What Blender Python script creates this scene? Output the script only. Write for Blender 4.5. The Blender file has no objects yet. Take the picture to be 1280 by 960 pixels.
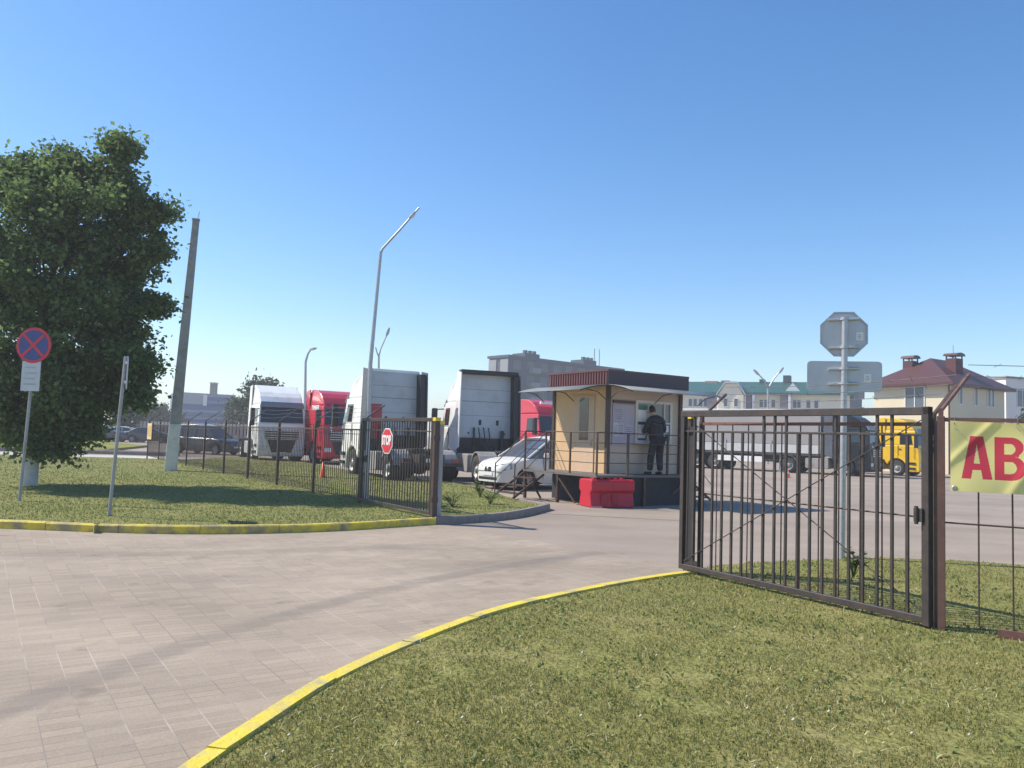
import bpy, bmesh, math, random
import numpy as np
from mathutils import Vector, Matrix, Euler
random.seed(7)
scene = bpy.context.scene
COL = scene.collection
R = math.radians
V = Vector

# ------------------------------------------------------------------ camera
CAM = V((0, 0, 1.65))
PITCH, ROLL, FPX = R(3.85), 0.033, 1000.0
cf = V((0, math.cos(PITCH), math.sin(PITCH)))
_u0 = V((0, -math.sin(PITCH), math.cos(PITCH)))
_r0 = V((1, 0, 0))
cr = _r0 * math.cos(ROLL) + _u0 * math.sin(ROLL)
cu = _u0 * math.cos(ROLL) - _r0 * math.sin(ROLL)

def ray(u, v):
    return cf * FPX + cr * (u - 640) - cu * (v - 480)
def G(u, v, z=0.0):            # ground point seen at a photograph pixel
    d = ray(u, v)
    return CAM + d * ((z - CAM.z) / d.z)
def AT(u, v, Y):               # point at depth Y
    d = ray(u, v)
    return CAM + d * (Y / d.y)

A = V((-0.556, 0.831, 0))      # along the fence line, away
B = V((0.831, 0.556, 0))       # across it, to the right
UP = V((0, 0, 1))
ROT_B = math.atan2(B.y, B.x)   # local x -> B , local y -> A

def heading(h):                # local +Y points along h
    return math.atan2(h.y, h.x) - math.pi / 2

# ------------------------------------------------------------------ materials
MATS = {}
def mat(name, col, rough=0.6, metal=0.0, var=0.12, scale=6.0, bump=0.0, bscale=40.0, coat=0.0,
        spec=0.5, dirt=None, dirt_amt=0.0, dscale=2.0, trans=0.0, dthr=0.48):
    if name in MATS: return MATS[name]
    m = bpy.data.materials.new(name); m.use_nodes = True
    nt = m.node_tree; n = nt.nodes; l = nt.links
    bs = n['Principled BSDF']
    bs.inputs['Roughness'].default_value = rough
    bs.inputs['Metallic'].default_value = metal
    bs.inputs['Specular IOR Level'].default_value = spec
    if coat: bs.inputs['Coat Weight'].default_value = coat; bs.inputs['Coat Roughness'].default_value = 0.08
    tc = n.new('ShaderNodeTexCoord')
    no = n.new('ShaderNodeTexNoise'); no.inputs['Scale'].default_value = scale
    no.inputs['Detail'].default_value = 5; no.inputs['Roughness'].default_value = 0.65
    l.new(tc.outputs['Object'], no.inputs['Vector'])
    rp = n.new('ShaderNodeValToRGB'); e = rp.color_ramp.elements
    c = V(col)
    lo, hi = c * (1 - var), c * (1 + var)
    e[0].position = 0.3; e[1].position = 0.7
    e[0].color = (lo.x, lo.y, lo.z, 1); e[1].color = (min(hi.x, 1), min(hi.y, 1), min(hi.z, 1), 1)
    l.new(no.outputs['Fac'], rp.inputs['Fac'])
    out = rp.outputs['Color']
    if dirt is not None:
        n2 = n.new('ShaderNodeTexNoise'); n2.inputs['Scale'].default_value = dscale
        n2.inputs['Detail'].default_value = 8; n2.inputs['Roughness'].default_value = 0.7
        l.new(tc.outputs['Object'], n2.inputs['Vector'])
        r2 = n.new('ShaderNodeValToRGB'); r2.color_ramp.elements[0].position = dthr; r2.color_ramp.elements[1].position = dthr+.16
        r2.color_ramp.elements[0].color = (0, 0, 0, 1); r2.color_ramp.elements[1].color = (dirt_amt,) * 3 + (1,)
        l.new(n2.outputs['Fac'], r2.inputs['Fac'])
        mx = n.new('ShaderNodeMix'); mx.data_type = 'RGBA'
        l.new(r2.outputs['Color'], mx.inputs[0]); l.new(out, mx.inputs[6]); mx.inputs[7].default_value = (*dirt, 1)
        out = mx.outputs[2]
    l.new(out, bs.inputs['Base Color'])
    if bump:
        nb = n.new('ShaderNodeTexNoise'); nb.inputs['Scale'].default_value = bscale; nb.inputs['Detail'].default_value = 6
        l.new(tc.outputs['Object'], nb.inputs['Vector'])
        bp = n.new('ShaderNodeBump'); bp.inputs['Strength'].default_value = bump; bp.inputs['Distance'].default_value = 0.02
        l.new(nb.outputs['Fac'], bp.inputs['Height']); l.new(bp.outputs['Normal'], bs.inputs['Normal'])
    if trans:
        tr = n.new('ShaderNodeBsdfTranslucent'); l.new(out, tr.inputs['Color'])
        ms = n.new('ShaderNodeMixShader'); ms.inputs[0].default_value = trans
        l.new(bs.outputs[0], ms.inputs[1]); l.new(tr.outputs[0], ms.inputs[2])
        l.new(ms.outputs[0], n['Material Output'].inputs['Surface'])
    MATS[name] = m
    return m

def leafmat(name, cols, trans=0.35, rough=0.55):
    """foliage / blades: colour differs per leaf (random per island)"""
    m = bpy.data.materials.new(name); m.use_nodes = True
    nt = m.node_tree; n = nt.nodes; l = nt.links
    bs = n['Principled BSDF']; bs.inputs['Roughness'].default_value = rough
    bs.inputs['Specular IOR Level'].default_value = 0.3
    ge = n.new('ShaderNodeNewGeometry')
    rp = n.new('ShaderNodeValToRGB'); cr_ = rp.color_ramp
    while len(cr_.elements) < len(cols): cr_.elements.new(0.5)
    for i, c in enumerate(cols):
        cr_.elements[i].position = i / (len(cols) - 1); cr_.elements[i].color = (*c, 1)
    l.new(ge.outputs['Random Per Island'], rp.inputs['Fac'])
    l.new(rp.outputs['Color'], bs.inputs['Base Color'])
    tr = n.new('ShaderNodeBsdfTranslucent'); l.new(rp.outputs['Color'], tr.inputs['Color'])
    ms = n.new('ShaderNodeMixShader'); ms.inputs[0].default_value = trans
    l.new(bs.outputs[0], ms.inputs[1]); l.new(tr.outputs[0], ms.inputs[2])
    l.new(ms.outputs[0], n['Material Output'].inputs['Surface'])
    return m

def ribmat(name, col, period, depth=0.6, axis='X', rough=0.5, var=0.06):
    """sheet cladding: ribs as bump along one local axis"""
    m = mat(name, col, rough, var=var, scale=2.0)
    nt = m.node_tree; n = nt.nodes; l = nt.links; bs = n['Principled BSDF']
    tc = n.new('ShaderNodeTexCoord'); w = n.new('ShaderNodeTexWave'); w.wave_type = 'BANDS'; w.bands_direction = axis
    w.inputs['Scale'].default_value = 2 * math.pi / (20 * period) * 1.0
    w.wave_profile = 'SAW'
    l.new(tc.outputs['Object'], w.inputs['Vector'])
    bp = n.new('ShaderNodeBump'); bp.inputs['Strength'].default_value = depth; bp.inputs['Distance'].default_value = 0.015
    l.new(w.outputs['Fac'], bp.inputs['Height']); l.new(bp.outputs['Normal'], bs.inputs['Normal'])
    return m

# ------------------------------------------------------------------ mesh builder
class MB:
    def __init__(s):
        s.v = []; s.f = []; s.mi = []; s.sm = []; s.M = None
    def add(s, vs, fs, mi=0, smooth=False):
        o = len(s.v)
        for p in vs:
            p = V(p)
            if s.M is not None: p = s.M @ p
            s.v.append(p)
        for f in fs:
            s.f.append([i + o for i in f]); s.mi.append(mi); s.sm.append(smooth)
        return s
    def box(s, x0, x1, y0, y1, z0, z1, mi=0):
        vs = [(x0,y0,z0),(x1,y0,z0),(x1,y1,z0),(x0,y1,z0),(x0,y0,z1),(x1,y0,z1),(x1,y1,z1),(x0,y1,z1)]
        return s.add(vs, [(3,2,1,0),(4,5,6,7),(0,1,5,4),(1,2,6,5),(2,3,7,6),(3,0,4,7)], mi)
    def hexa(s, vs, mi=0):     # bottom 4 then top 4
        return s.add(vs, [(3,2,1,0),(4,5,6,7),(0,1,5,4),(1,2,6,5),(2,3,7,6),(3,0,4,7)], mi)
    def bar(s, p0, p1, w, h, mi=0, up=UP):
        p0, p1 = V(p0), V(p1); d = (p1 - p0).normalized()
        x = d.cross(up)
        if x.length < 1e-4: x = d.cross(V((0, 1, 0)))
        x.normalize(); y = x.cross(d).normalized()
        x *= w / 2; y *= h / 2
        return s.hexa([p0-x-y, p0+x-y, p0+x+y, p0-x+y, p1-x-y, p1+x-y, p1+x+y, p1-x+y], mi)
    def tube(s, pts, r, n=8, mi=0, caps=True):
        pts = [V(p) for p in pts]
        rs = r if isinstance(r, (list, tuple)) else [r] * len(pts)
        vs = []; prev = None
        for i, p in enumerate(pts):
            if i == 0: d = pts[1] - p
            elif i == len(pts) - 1: d = p - pts[i-1]
            else: d = (pts[i+1] - p).normalized() + (p - pts[i-1]).normalized()
            d.normalize()
            if prev is None:
                x = d.cross(UP)
                if x.length < 1e-3: x = d.cross(V((1, 0, 0)))
            else:
                x = prev - d * prev.dot(d)
            x.normalize(); prev = x.copy(); y = d.cross(x)
            for k in range(n):
                t = 2 * math.pi * k / n
                vs.append(p + (x * math.cos(t) + y * math.sin(t)) * rs[i])
        fs = []
        for i in range(len(pts) - 1):
            for k in range(n):
                k2 = (k + 1) % n
                fs.append((i*n+k, i*n+k2, (i+1)*n+k2, (i+1)*n+k))
        s.add(vs, fs, mi, True)
        if caps:
            s.add(vs[:n], [tuple(range(n-1, -1, -1))], mi); s.add(vs[-n:], [tuple(range(n))], mi)
        return s
    def prism(s, poly, a0, a1, plane='YZ', mi=0, taper=None):
        def P(q, a):
            if plane == 'YZ': return V((a, q[0], q[1]))
            if plane == 'XZ': return V((q[0], a, q[1]))
            return V((q[0], q[1], a))
        n = len(poly)
        vs = [P(q, a0) for q in poly] + [P(q, a1) for q in poly]
        if taper: vs = [taper(v) for v in vs]
        fs = [tuple(range(n-1, -1, -1)), tuple(range(n, 2*n))]
        for i in range(n):
            j = (i + 1) % n
            fs.append((i, j, n + j, n + i))
        return s.add(vs, fs, mi)
    def lathe(s, prof, n=20, axis='Z', c=(0, 0, 0), mi=0, smooth=True, mis=None):
        c = V(c); vs = []
        for r_, h in prof:
            for k in range(n):
                t = 2 * math.pi * k / n
                if axis == 'Z': q = V((r_*math.cos(t), r_*math.sin(t), h))
                else: q = V((h, r_*math.cos(t), r_*math.sin(t)))
                vs.append(c + q)
        for i in range(len(prof) - 1):
            fs = [(i*n+k, i*n+(k+1) % n, (i+1)*n+(k+1) % n, (i+1)*n+k) for k in range(n)]
            o = len(s.v)
            if i == 0:
                base = o; s.add(vs, fs, (mis[0] if mis else mi), smooth)
            else:
                for f in fs:
                    s.f.append([q + base for q in f]); s.mi.append(mis[i] if mis else mi); s.sm.append(smooth)
        return s
    def slab(s, quad, th, mi=0):     # polygon panel, thickness along its normal (outwards)
        q = [V(p) for p in quad]
        nrm = (q[1]-q[0]).cross(q[2]-q[0]).normalized()
        n = len(q)
        vs = [p - nrm * 0.01 for p in q] + [p + nrm * th for p in q]
        fs = [tuple(range(n-1, -1, -1)), tuple(range(n, 2*n))] + [(i, (i+1) % n, n+(i+1) % n, n+i) for i in range(n)]
        return s.add(vs, fs, mi)
    def mesh(s, name, mats):
        me = bpy.data.meshes.new(name)
        me.from_pydata([tuple(v) for v in s.v], [], s.f)
        for m in (mats if isinstance(mats, (list, tuple)) else [mats]): me.materials.append(m)
        me.polygons.foreach_set('material_index', s.mi)
        me.polygons.foreach_set('use_smooth', s.sm)
        bm = bmesh.new(); bm.from_mesh(me)
        bmesh.ops.recalc_face_normals(bm, faces=bm.faces[:])
        bm.to_mesh(me); bm.free(); me.update()
        return me
    def build(s, name, mats, parent=None, loc=None, rotz=0, bevel=0, seg=2):
        me = s.mesh(name, mats)
        return link(name, me, parent, loc, rotz, bevel, seg)

def link(name, me, parent=None, loc=None, rotz=0, bevel=0, seg=2):
    o = bpy.data.objects.new(name, me); COL.objects.link(o)
    if parent is not None: o.parent = parent
    if loc is not None: o.location = loc
    o.rotation_euler.z = rotz
    if bevel:
        b = o.modifiers.new('bevel', 'BEVEL'); b.width = bevel; b.segments = seg
        b.limit_method = 'ANGLE'; b.angle_limit = R(35); b.harden_normals = False
    return o

def thing(name, label, cat, loc=(0, 0, 0), rotz=0, group=None):
    o = bpy.data.objects.new(name, None); COL.objects.link(o)
    o.empty_display_size = 0.2
    o.location = loc; o.rotation_euler = (0, 0, rotz)
    return tag(o, label, cat, group)
def tag(o, label, cat, group=None, kind=None):
    o['label'] = label; o['category'] = cat
    if group: o['group'] = group
    if kind: o['kind'] = kind
    return o
def struct(o, label=None, cat=None):
    o['kind'] = 'structure'
    if label: o['label'] = label; o['category'] = cat or o.name
    return o
def dup(root, loc, rotz, label, group=None):
    r = root.copy(); COL.objects.link(r); r.location = loc; r.rotation_euler = (0, 0, rotz); r['label'] = label
    if group: r['group'] = group
    for ch in list(root.children):
        c = ch.copy(); COL.objects.link(c); c.parent = r
        for g in ch.children:
            d = g.copy(); COL.objects.link(d); d.parent = c
    return r

def text_mesh(s, size, bold=0.0, extrude=0.004):
    cu_ = bpy.data.curves.new('lettering', 'FONT'); cu_.body = s; cu_.size = size
    cu_.offset = bold; cu_.extrude = extrude; cu_.align_x = 'CENTER'; cu_.align_y = 'CENTER'
    cu_.resolution_u = 3
    o = bpy.data.objects.new('lettering', cu_); COL.objects.link(o)
    dg = bpy.context.evaluated_depsgraph_get(); dg.update()
    me = bpy.data.meshes.new_from_object(o.evaluated_get(dg))
    bpy.data.objects.remove(o); bpy.data.curves.remove(cu_)
    return me

# common materials
M_brown = mat('brown_painted_steel', (0.058, 0.038, 0.033), 0.5, var=0.2, scale=14, dirt=(0.16, 0.075, 0.04), dirt_amt=0.5, dscale=5)
M_redbrown = mat('red_brown_steel', (0.19, 0.085, 0.065), 0.55, var=0.2, scale=12, dirt=(0.09, 0.05, 0.04), dirt_amt=0.6)
M_gatesteel = mat('dark_gate_steel', (0.045, 0.036, 0.034), 0.5, var=0.25, scale=20, dirt=(0.10, 0.066, 0.05), dirt_amt=0.5, dscale=4)
M_galv = mat('galvanised_steel', (0.42, 0.43, 0.45), 0.42, 0.6, var=0.15, scale=20)
M_greysteel = mat('grey_painted_steel', (0.33, 0.34, 0.35), 0.45, 0.1, var=0.12, scale=12, dirt=(0.2, 0.17, 0.15), dirt_amt=0.5)
M_black = mat('black_plastic', (0.018, 0.018, 0.02), 0.45, var=0.2)
M_tyre = mat('tyre_rubber', (0.028, 0.027, 0.027), 0.85, var=0.25, scale=15)
M_rim = mat('steel_rim', (0.36, 0.36, 0.36), 0.55, 0.3, var=0.15, scale=15, dirt=(0.12, 0.10, 0.08), dirt_amt=0.6, dscale=8)
M_chrome = mat('bright_trim', (0.7, 0.7, 0.7), 0.2, 0.8, var=0.05)
M_glass = mat('dark_glass', (0.02, 0.025, 0.03), 0.06, var=0.1, spec=0.7)
M_wglass = mat('window_glass', (0.10, 0.12, 0.14), 0.08, var=0.3, scale=1.5, spec=0.8)
M_white = mat('white_paint', (0.78, 0.78, 0.77), 0.4, var=0.05, scale=3)
M_lampglass = mat('headlamp_lens', (0.65, 0.68, 0.7), 0.1, 0.2, var=0.2, scale=20, spec=0.8)
M_redlens = mat('red_lens', (0.16, 0.012, 0.01), 0.2, var=0.1)
M_amber = mat('amber_lens', (0.6, 0.2, 0.02), 0.2, var=0.1)
M_yellow = mat('yellow_paint', (0.75, 0.55, 0.04), 0.5, var=0.12, scale=10)
M_chassis = mat('chassis_steel', (0.035, 0.033, 0.032), 0.6, var=0.4, scale=8, dirt=(0.10, 0.08, 0.065), dirt_amt=0.7, dscale=3)
M_alu = mat('brushed_aluminium', (0.6, 0.61, 0.62), 0.35, 0.7, var=0.08)
M_plate = mat('number_plate_white', (0.72, 0.72, 0.7), 0.4, var=0.05)
SUN_E, SKY_E, EXPO, HAZE = 4.8, 0.14, 0.47, 0.0014
# ------------------------------------------------------------------ ground materials
def ground_mat(name, cols, scale=0.35, pavers=False, tracks=()):
    m = bpy.data.materials.new(name); m.use_nodes = True
    nt = m.node_tree; n = nt.nodes; l = nt.links; bs = n['Principled BSDF']
    bs.inputs['Roughness'].default_value = 0.9; bs.inputs['Specular IOR Level'].default_value = 0.25
    tc = n.new('ShaderNodeTexCoord')
    mp = n.new('ShaderNodeMapping'); mp.inputs['Rotation'].default_value = (0, 0, -ROT_B)
    l.new(tc.outputs['Object'], mp.inputs['Vector'])
    n1 = n.new('ShaderNodeTexNoise'); n1.inputs['Scale'].default_value = scale; n1.inputs['Detail'].default_value = 8; n1.inputs['Roughness'].default_value = 0.62
    l.new(mp.outputs[0], n1.inputs['Vector'])
    rp = n.new('ShaderNodeValToRGB'); e = rp.color_ramp.elements
    e[0].position = 0.32; e[1].position = 0.68; e[0].color = (*cols[0], 1); e[1].color = (*cols[1], 1)
    l.new(n1.outputs['Fac'], rp.inputs['Fac'])
    n2 = n.new('ShaderNodeTexNoise'); n2.inputs['Scale'].default_value = 55; n2.inputs['Detail'].default_value = 4
    l.new(mp.outputs[0], n2.inputs['Vector'])
    mx = n.new('ShaderNodeMix'); mx.data_type = 'RGBA'; mx.blend_type = 'OVERLAY'; mx.inputs[0].default_value = 0.3
    l.new(rp.outputs[0], mx.inputs[6]); l.new(n2.outputs['Color'], mx.inputs[7])
    hs = n.new('ShaderNodeHueSaturation'); hs.inputs['Saturation'].default_value = 0.0
    l.new(n2.outputs['Color'], hs.inputs['Color']); l.new(hs.outputs[0], mx.inputs[7])
    out = mx.outputs[2]
    # streaks along the driving direction (worn, dusty bands)
    ms = n.new('ShaderNodeMapping'); ms.inputs['Scale'].default_value = (0.10, 0.9, 1)
    l.new(tc.outputs['Object'], ms.inputs['Vector'])
    n3 = n.new('ShaderNodeTexNoise'); n3.inputs['Scale'].default_value = 1.0; n3.inputs['Detail'].default_value = 5
    l.new(ms.outputs[0], n3.inputs['Vector'])
    r3 = n.new('ShaderNodeValToRGB'); r3.color_ramp.elements[0].position = 0.42; r3.color_ramp.elements[1].position = 0.66
    r3.color_ramp.elements[0].color = (1, 1, 1, 1); r3.color_ramp.elements[1].color = (0.88, 0.875, 0.87, 1)
    l.new(n3.outputs['Fac'], r3.inputs['Fac'])
    m3 = n.new('ShaderNodeMix'); m3.data_type = 'RGBA'; m3.blend_type = 'MULTIPLY'; m3.inputs[0].default_value = 1
    l.new(out, m3.inputs[6]); l.new(r3.outputs[0], m3.inputs[7]); out = m3.outputs[2]
    hgt = n2.outputs['Fac']
    # oil drips and old stains
    n4 = n.new('ShaderNodeTexNoise'); n4.inputs['Scale'].default_value = 1.7; n4.inputs['Detail'].default_value = 3; n4.inputs['Roughness'].default_value = .6
    l.new(tc.outputs['Object'], n4.inputs['Vector'])
    r4 = n.new('ShaderNodeValToRGB'); r4.color_ramp.elements[0].position = .64; r4.color_ramp.elements[1].position = .74
    r4.color_ramp.elements[0].color = (1, 1, 1, 1); r4.color_ramp.elements[1].color = (.74, .73, .72, 1)
    l.new(n4.outputs['Fac'], r4.inputs['Fac'])
    m8 = n.new('ShaderNodeMix'); m8.data_type = 'RGBA'; m8.blend_type = 'MULTIPLY'; m8.inputs[0].default_value = 1
    l.new(out, m8.inputs[6]); l.new(r4.outputs[0], m8.inputs[7]); out = m8.outputs[2]
    if pavers:
        bk = n.new('ShaderNodeTexBrick'); bk.inputs['Scale'].default_value = 1.0
        bk.inputs['Brick Width'].default_value = 0.2; bk.inputs['Row Height'].default_value = 0.1
        bk.offset = 0.0; bk.offset_frequency = 2
        bk.inputs['Mortar Size'].default_value = 0.0045; bk.inputs['Mortar Smooth'].default_value = 0.5
        bk.inputs['Color1'].default_value = (0.90, 0.90, 0.90, 1); bk.inputs['Color2'].default_value = (1.06, 1.05, 1.03, 1)
        bk.inputs['Mortar'].default_value = (1.0, 1.0, 1.0, 1)
        l.new(mp.outputs[0], bk.inputs['Vector'])
        m4 = n.new('ShaderNodeMix'); m4.data_type = 'RGBA'; m4.blend_type = 'MULTIPLY'; m4.inputs[0].default_value = 1
        l.new(out, m4.inputs[6]); l.new(bk.outputs['Color'], m4.inputs[7]); out = m4.outputs[2]
        # joints: sandy in some stretches, dark in others
        nj = n.new('ShaderNodeTexNoise'); nj.inputs['Scale'].default_value = 0.9; nj.inputs['Detail'].default_value = 4
        l.new(mp.outputs[0], nj.inputs['Vector'])
        rj = n.new('ShaderNodeValToRGB'); rj.color_ramp.elements[0].position = 0.45; rj.color_ramp.elements[1].position = 0.6
        rj.color_ramp.elements[0].color = (0.17, 0.15, 0.135, 1); rj.color_ramp.elements[1].color = (0.47, 0.41, 0.36, 1)
        l.new(nj.outputs['Fac'], rj.inputs['Fac'])
        m5 = n.new('ShaderNodeMix'); m5.data_type = 'RGBA'
        mu = n.new('ShaderNodeMath'); mu.operation = 'MULTIPLY'; mu.inputs[1].default_value = 0.75
        l.new(bk.outputs['Fac'], mu.inputs[0]); l.new(mu.outputs[0], m5.inputs[0])
        l.new(out, m5.inputs[6]); l.new(rj.outputs[0], m5.inputs[7]); out = m5.outputs[2]
        # long lines every other course standing out, as laid in strips
        bk2 = n.new('ShaderNodeTexBrick'); bk2.inputs['Scale'].default_value = 1.0
        bk2.inputs['Brick Width'].default_value = 0.4; bk2.inputs['Row Height'].default_value = 30
        bk2.offset = 0.0; bk2.inputs['Mortar Size'].default_value = 0.006; bk2.inputs['Mortar Smooth'].default_value = 0.4
        l.new(mp.outputs[0], bk2.inputs['Vector'])
        m6 = n.new('ShaderNodeMix'); m6.data_type = 'RGBA'
        mu2 = n.new('ShaderNodeMath'); mu2.operation = 'MULTIPLY'; mu2.inputs[1].default_value = 0.2
        l.new(bk2.outputs['Fac'], mu2.inputs[0])
        mu3 = n.new('ShaderNodeMath'); mu3.operation = 'MULTIPLY'
        l.new(mu2.outputs[0], mu3.inputs[0]); l.new(nj.outputs['Fac'], mu3.inputs[1])
        l.new(mu3.outputs[0], m6.inputs[0]); l.new(out, m6.inputs[6]); m6.inputs[7].default_value = (0.52, 0.46, 0.41, 1)
        out = m6.outputs[2]
    # tyre tracks: dark arcs (centre, radius, half width)
    for (cx, cy, rad, hw, amt) in tracks:
        vm = n.new('ShaderNodeVectorMath'); vm.operation = 'DISTANCE'
        sx = n.new('ShaderNodeSeparateXYZ'); l.new(tc.outputs['Object'], sx.inputs[0])
        cb = n.new('ShaderNodeCombineXYZ'); l.new(sx.outputs[0], cb.inputs[0]); l.new(sx.outputs[1], cb.inputs[1])
        vm.inputs[1].default_value = (cx, cy, 0); l.new(cb.outputs[0], vm.inputs[0])
        s1 = n.new('ShaderNodeMath'); s1.operation = 'SUBTRACT'; s1.inputs[1].default_value = rad; l.new(vm.outputs['Value'], s1.inputs[0])
        s2 = n.new('ShaderNodeMath'); s2.operation = 'ABSOLUTE'; l.new(s1.outputs[0], s2.inputs[0])
        mr = n.new('ShaderNodeMapRange'); mr.inputs[1].default_value = hw * 0.6; mr.inputs[2].default_value = hw * 1.3
        mr.inputs[3].default_value = amt; mr.inputs[4].default_value = 0
        l.new(s2.outputs[0], mr.inputs[0])
        nz = n.new('ShaderNodeTexNoise'); nz.inputs['Scale'].default_value = 0.7; l.new(tc.outputs['Object'], nz.inputs['Vector'])
        mm = n.new('ShaderNodeMath'); mm.operation = 'MULTIPLY'; l.new(mr.outputs[0], mm.inputs[0]); l.new(nz.outputs['Fac'], mm.inputs[1])
        m7 = n.new('ShaderNodeMix'); m7.data_type = 'RGBA'; l.new(mm.outputs[0], m7.inputs[0])
        l.new(out, m7.inputs[6]); m7.inputs[7].default_value = (0.10, 0.095, 0.095, 1); out = m7.outputs[2]
    l.new(out, bs.inputs['Base Color'])
    bp = n.new('ShaderNodeBump'); bp.inputs['Strength'].default_value = 0.25; bp.inputs['Distance'].default_value = 0.01
    l.new(hgt, bp.inputs['Height']); l.new(bp.outputs[0], bs.inputs['Normal'])
    return m

def lawn_mat(name, cols, scale=0.8):
    m = bpy.data.materials.new(name); m.use_nodes = True
    nt = m.node_tree; n = nt.nodes; l = nt.links; bs = n['Principled BSDF']
    bs.inputs['Roughness'].default_value = 0.95; bs.inputs['Specular IOR Level'].default_value = 0.1
    tc = n.new('ShaderNodeTexCoord')
    n1 = n.new('ShaderNodeTexNoise'); n1.inputs['Scale'].default_value = scale; n1.inputs['Detail'].default_value = 9; n1.inputs['Roughness'].default_value = 0.7
    l.new(tc.outputs['Object'], n1.inputs['Vector'])
    rp = n.new('ShaderNodeValToRGB'); e = rp.color_ramp
    e.elements[0].position = 0.3; e.elements[1].position = 0.7
    e.elements.new(0.5)
    for i, c in enumerate(cols): e.elements[i].color = (*c, 1)
    l.new(n1.outputs['Fac'], rp.inputs['Fac'])
    n2 = n.new('ShaderNodeTexNoise'); n2.inputs['Scale'].default_value = 30; n2.inputs['Detail'].default_value = 6
    l.new(tc.outputs['Object'], n2.inputs['Vector'])
    r2 = n.new('ShaderNodeValToRGB'); r2.color_ramp.elements[0].position = 0.3; r2.color_ramp.elements[1].position = 0.7
    r2.color_ramp.elements[0].color = (0.6, 0.6, 0.6, 1); r2.color_ramp.elements[1].color = (1.3, 1.3, 1.2, 1)
    l.new(n2.outputs['Fac'], r2.inputs['Fac'])
    mx = n.new('ShaderNodeMix'); mx.data_type = 'RGBA'; mx.blend_type = 'MULTIPLY'; mx.inputs[0].default_value = 1
    l.new(rp.outputs[0], mx.inputs[6]); l.new(r2.outputs[0], mx.inputs[7])
    l.new(mx.outputs[2], bs.inputs['Base Color'])
    bp = n.new('ShaderNodeBump'); bp.inputs['Strength'].default_value = 0.8; bp.inputs['Distance'].default_value = 0.03
    l.new(n2.outputs['Fac'], bp.inputs['Height']); l.new(bp.outputs[0], bs.inputs['Normal'])
    return m

TR = G(60, 868); TR2 = G(330, 772)
def circle3(p, q, r_):
    ax, ay, bx, by, cx, cy = p.x, p.y, q.x, q.y, r_.x, r_.y
    d = 2 * (ax*(by-cy) + bx*(cy-ay) + cx*(ay-by))
    ux = ((ax*ax+ay*ay)*(by-cy) + (bx*bx+by*by)*(cy-ay) + (cx*cx+cy*cy)*(ay-by)) / d
    uy = ((ax*ax+ay*ay)*(cx-bx) + (bx*bx+by*by)*(ax-cx) + (cx*cx+cy*cy)*(bx-ax)) / d
    return ux, uy, math.hypot(ax-ux, ay-uy)
t1 = circle3(G(5, 888), G(180, 825), G(400, 758))
t2 = circle3(G(10, 693), G(330, 690), G(700, 668))
t3 = circle3(G(10, 725), G(330, 722), G(760, 690))
M_road = ground_mat('concrete_pavers', ((0.285, 0.238, 0.190), (0.375, 0.313, 0.250)), 0.4, True,
                    tracks=((*t1, 0.14, 0.5), (*t2, 0.22, 0.35), (*t3, 0.3, 0.2)))
M_yard = ground_mat('dusty_asphalt', ((0.255, 0.213, 0.176), (0.345, 0.287, 0.238)), 0.25)
M_path = ground_mat('pale_path', ((0.42, 0.40, 0.37), (0.52, 0.49, 0.45)), 0.3)
M_lawn = lawn_mat('mown_lawn', ((0.175, 0.185, 0.062), (0.225, 0.22, 0.08), (0.285, 0.25, 0.115)))
M_lawn2 = lawn_mat('lawn', ((0.16, 0.18, 0.06), (0.215, 0.22, 0.08), (0.26, 0.245, 0.10)), 0.4)
M_lawn3 = lawn_mat('far_lawn', ((0.16, 0.18, 0.04), (0.22, 0.22, 0.05), (0.26, 0.25, 0.06)), 0.15)

# ------------------------------------------------------------------ ground
MB().add([(-700, -60, 0), (700, -60, 0), (700, 900, 0), (-700, 900, 0)], [(0, 1, 2, 3)]).build('ground', M_yard)['kind'] = 'structure'

kerbL = [V((-45, 13.4, 0)), V((-20, 12.9, 0))] + [G(*p) for p in ((0, 661), (130, 666), (250, 668), (400, 665), (545, 656))]
kerbG = [kerbL[-1]] + [G(*p) for p in ((600, 653), (650, 647), (683, 639))]
tipz = kerbG[-1]
kerbG += [tipz + V((0.10, 0.35, 0)), tipz + V((-0.05, 0.8, 0)), tipz + V((-0.5, 1.5, 0))]
kerbRpx = ((215, 962), (300, 907), (400, 846), (500, 801), (600, 765), (700, 740), (800, 722), (858, 714))
kerbR = [G(u, v, 0.1) for u, v in kerbRpx]
d0 = (kerbR[0] - kerbR[1])
kerbR = [kerbR[0] + V((-0.5, -5.5, 0)), kerbR[0] + V((-0.2, -2, 0)), kerbR[0] + V((-0.03, -0.5, 0))] + kerbR
for p in kerbR: p.z = 0

def smooth_path(pts, step=0.25):
    out = []
    P = [pts[0]*2 - pts[1]] + list(pts) + [pts[-1]*2 - pts[-2]]
    for i in range(1, len(P) - 2):
        p0, p1, p2, p3 = P[i-1], P[i], P[i+1], P[i+2]
        n = max(2, int((p2 - p1).length / step))
        for k in range(n):
            t = k / n
            out.append(0.5*((2*p1) + (p2-p0)*t + (2*p0-5*p1+4*p2-p3)*t*t + (3*p1-p0-3*p2+p3)*t**3))
    out.append(P[-2])
    return out

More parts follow.
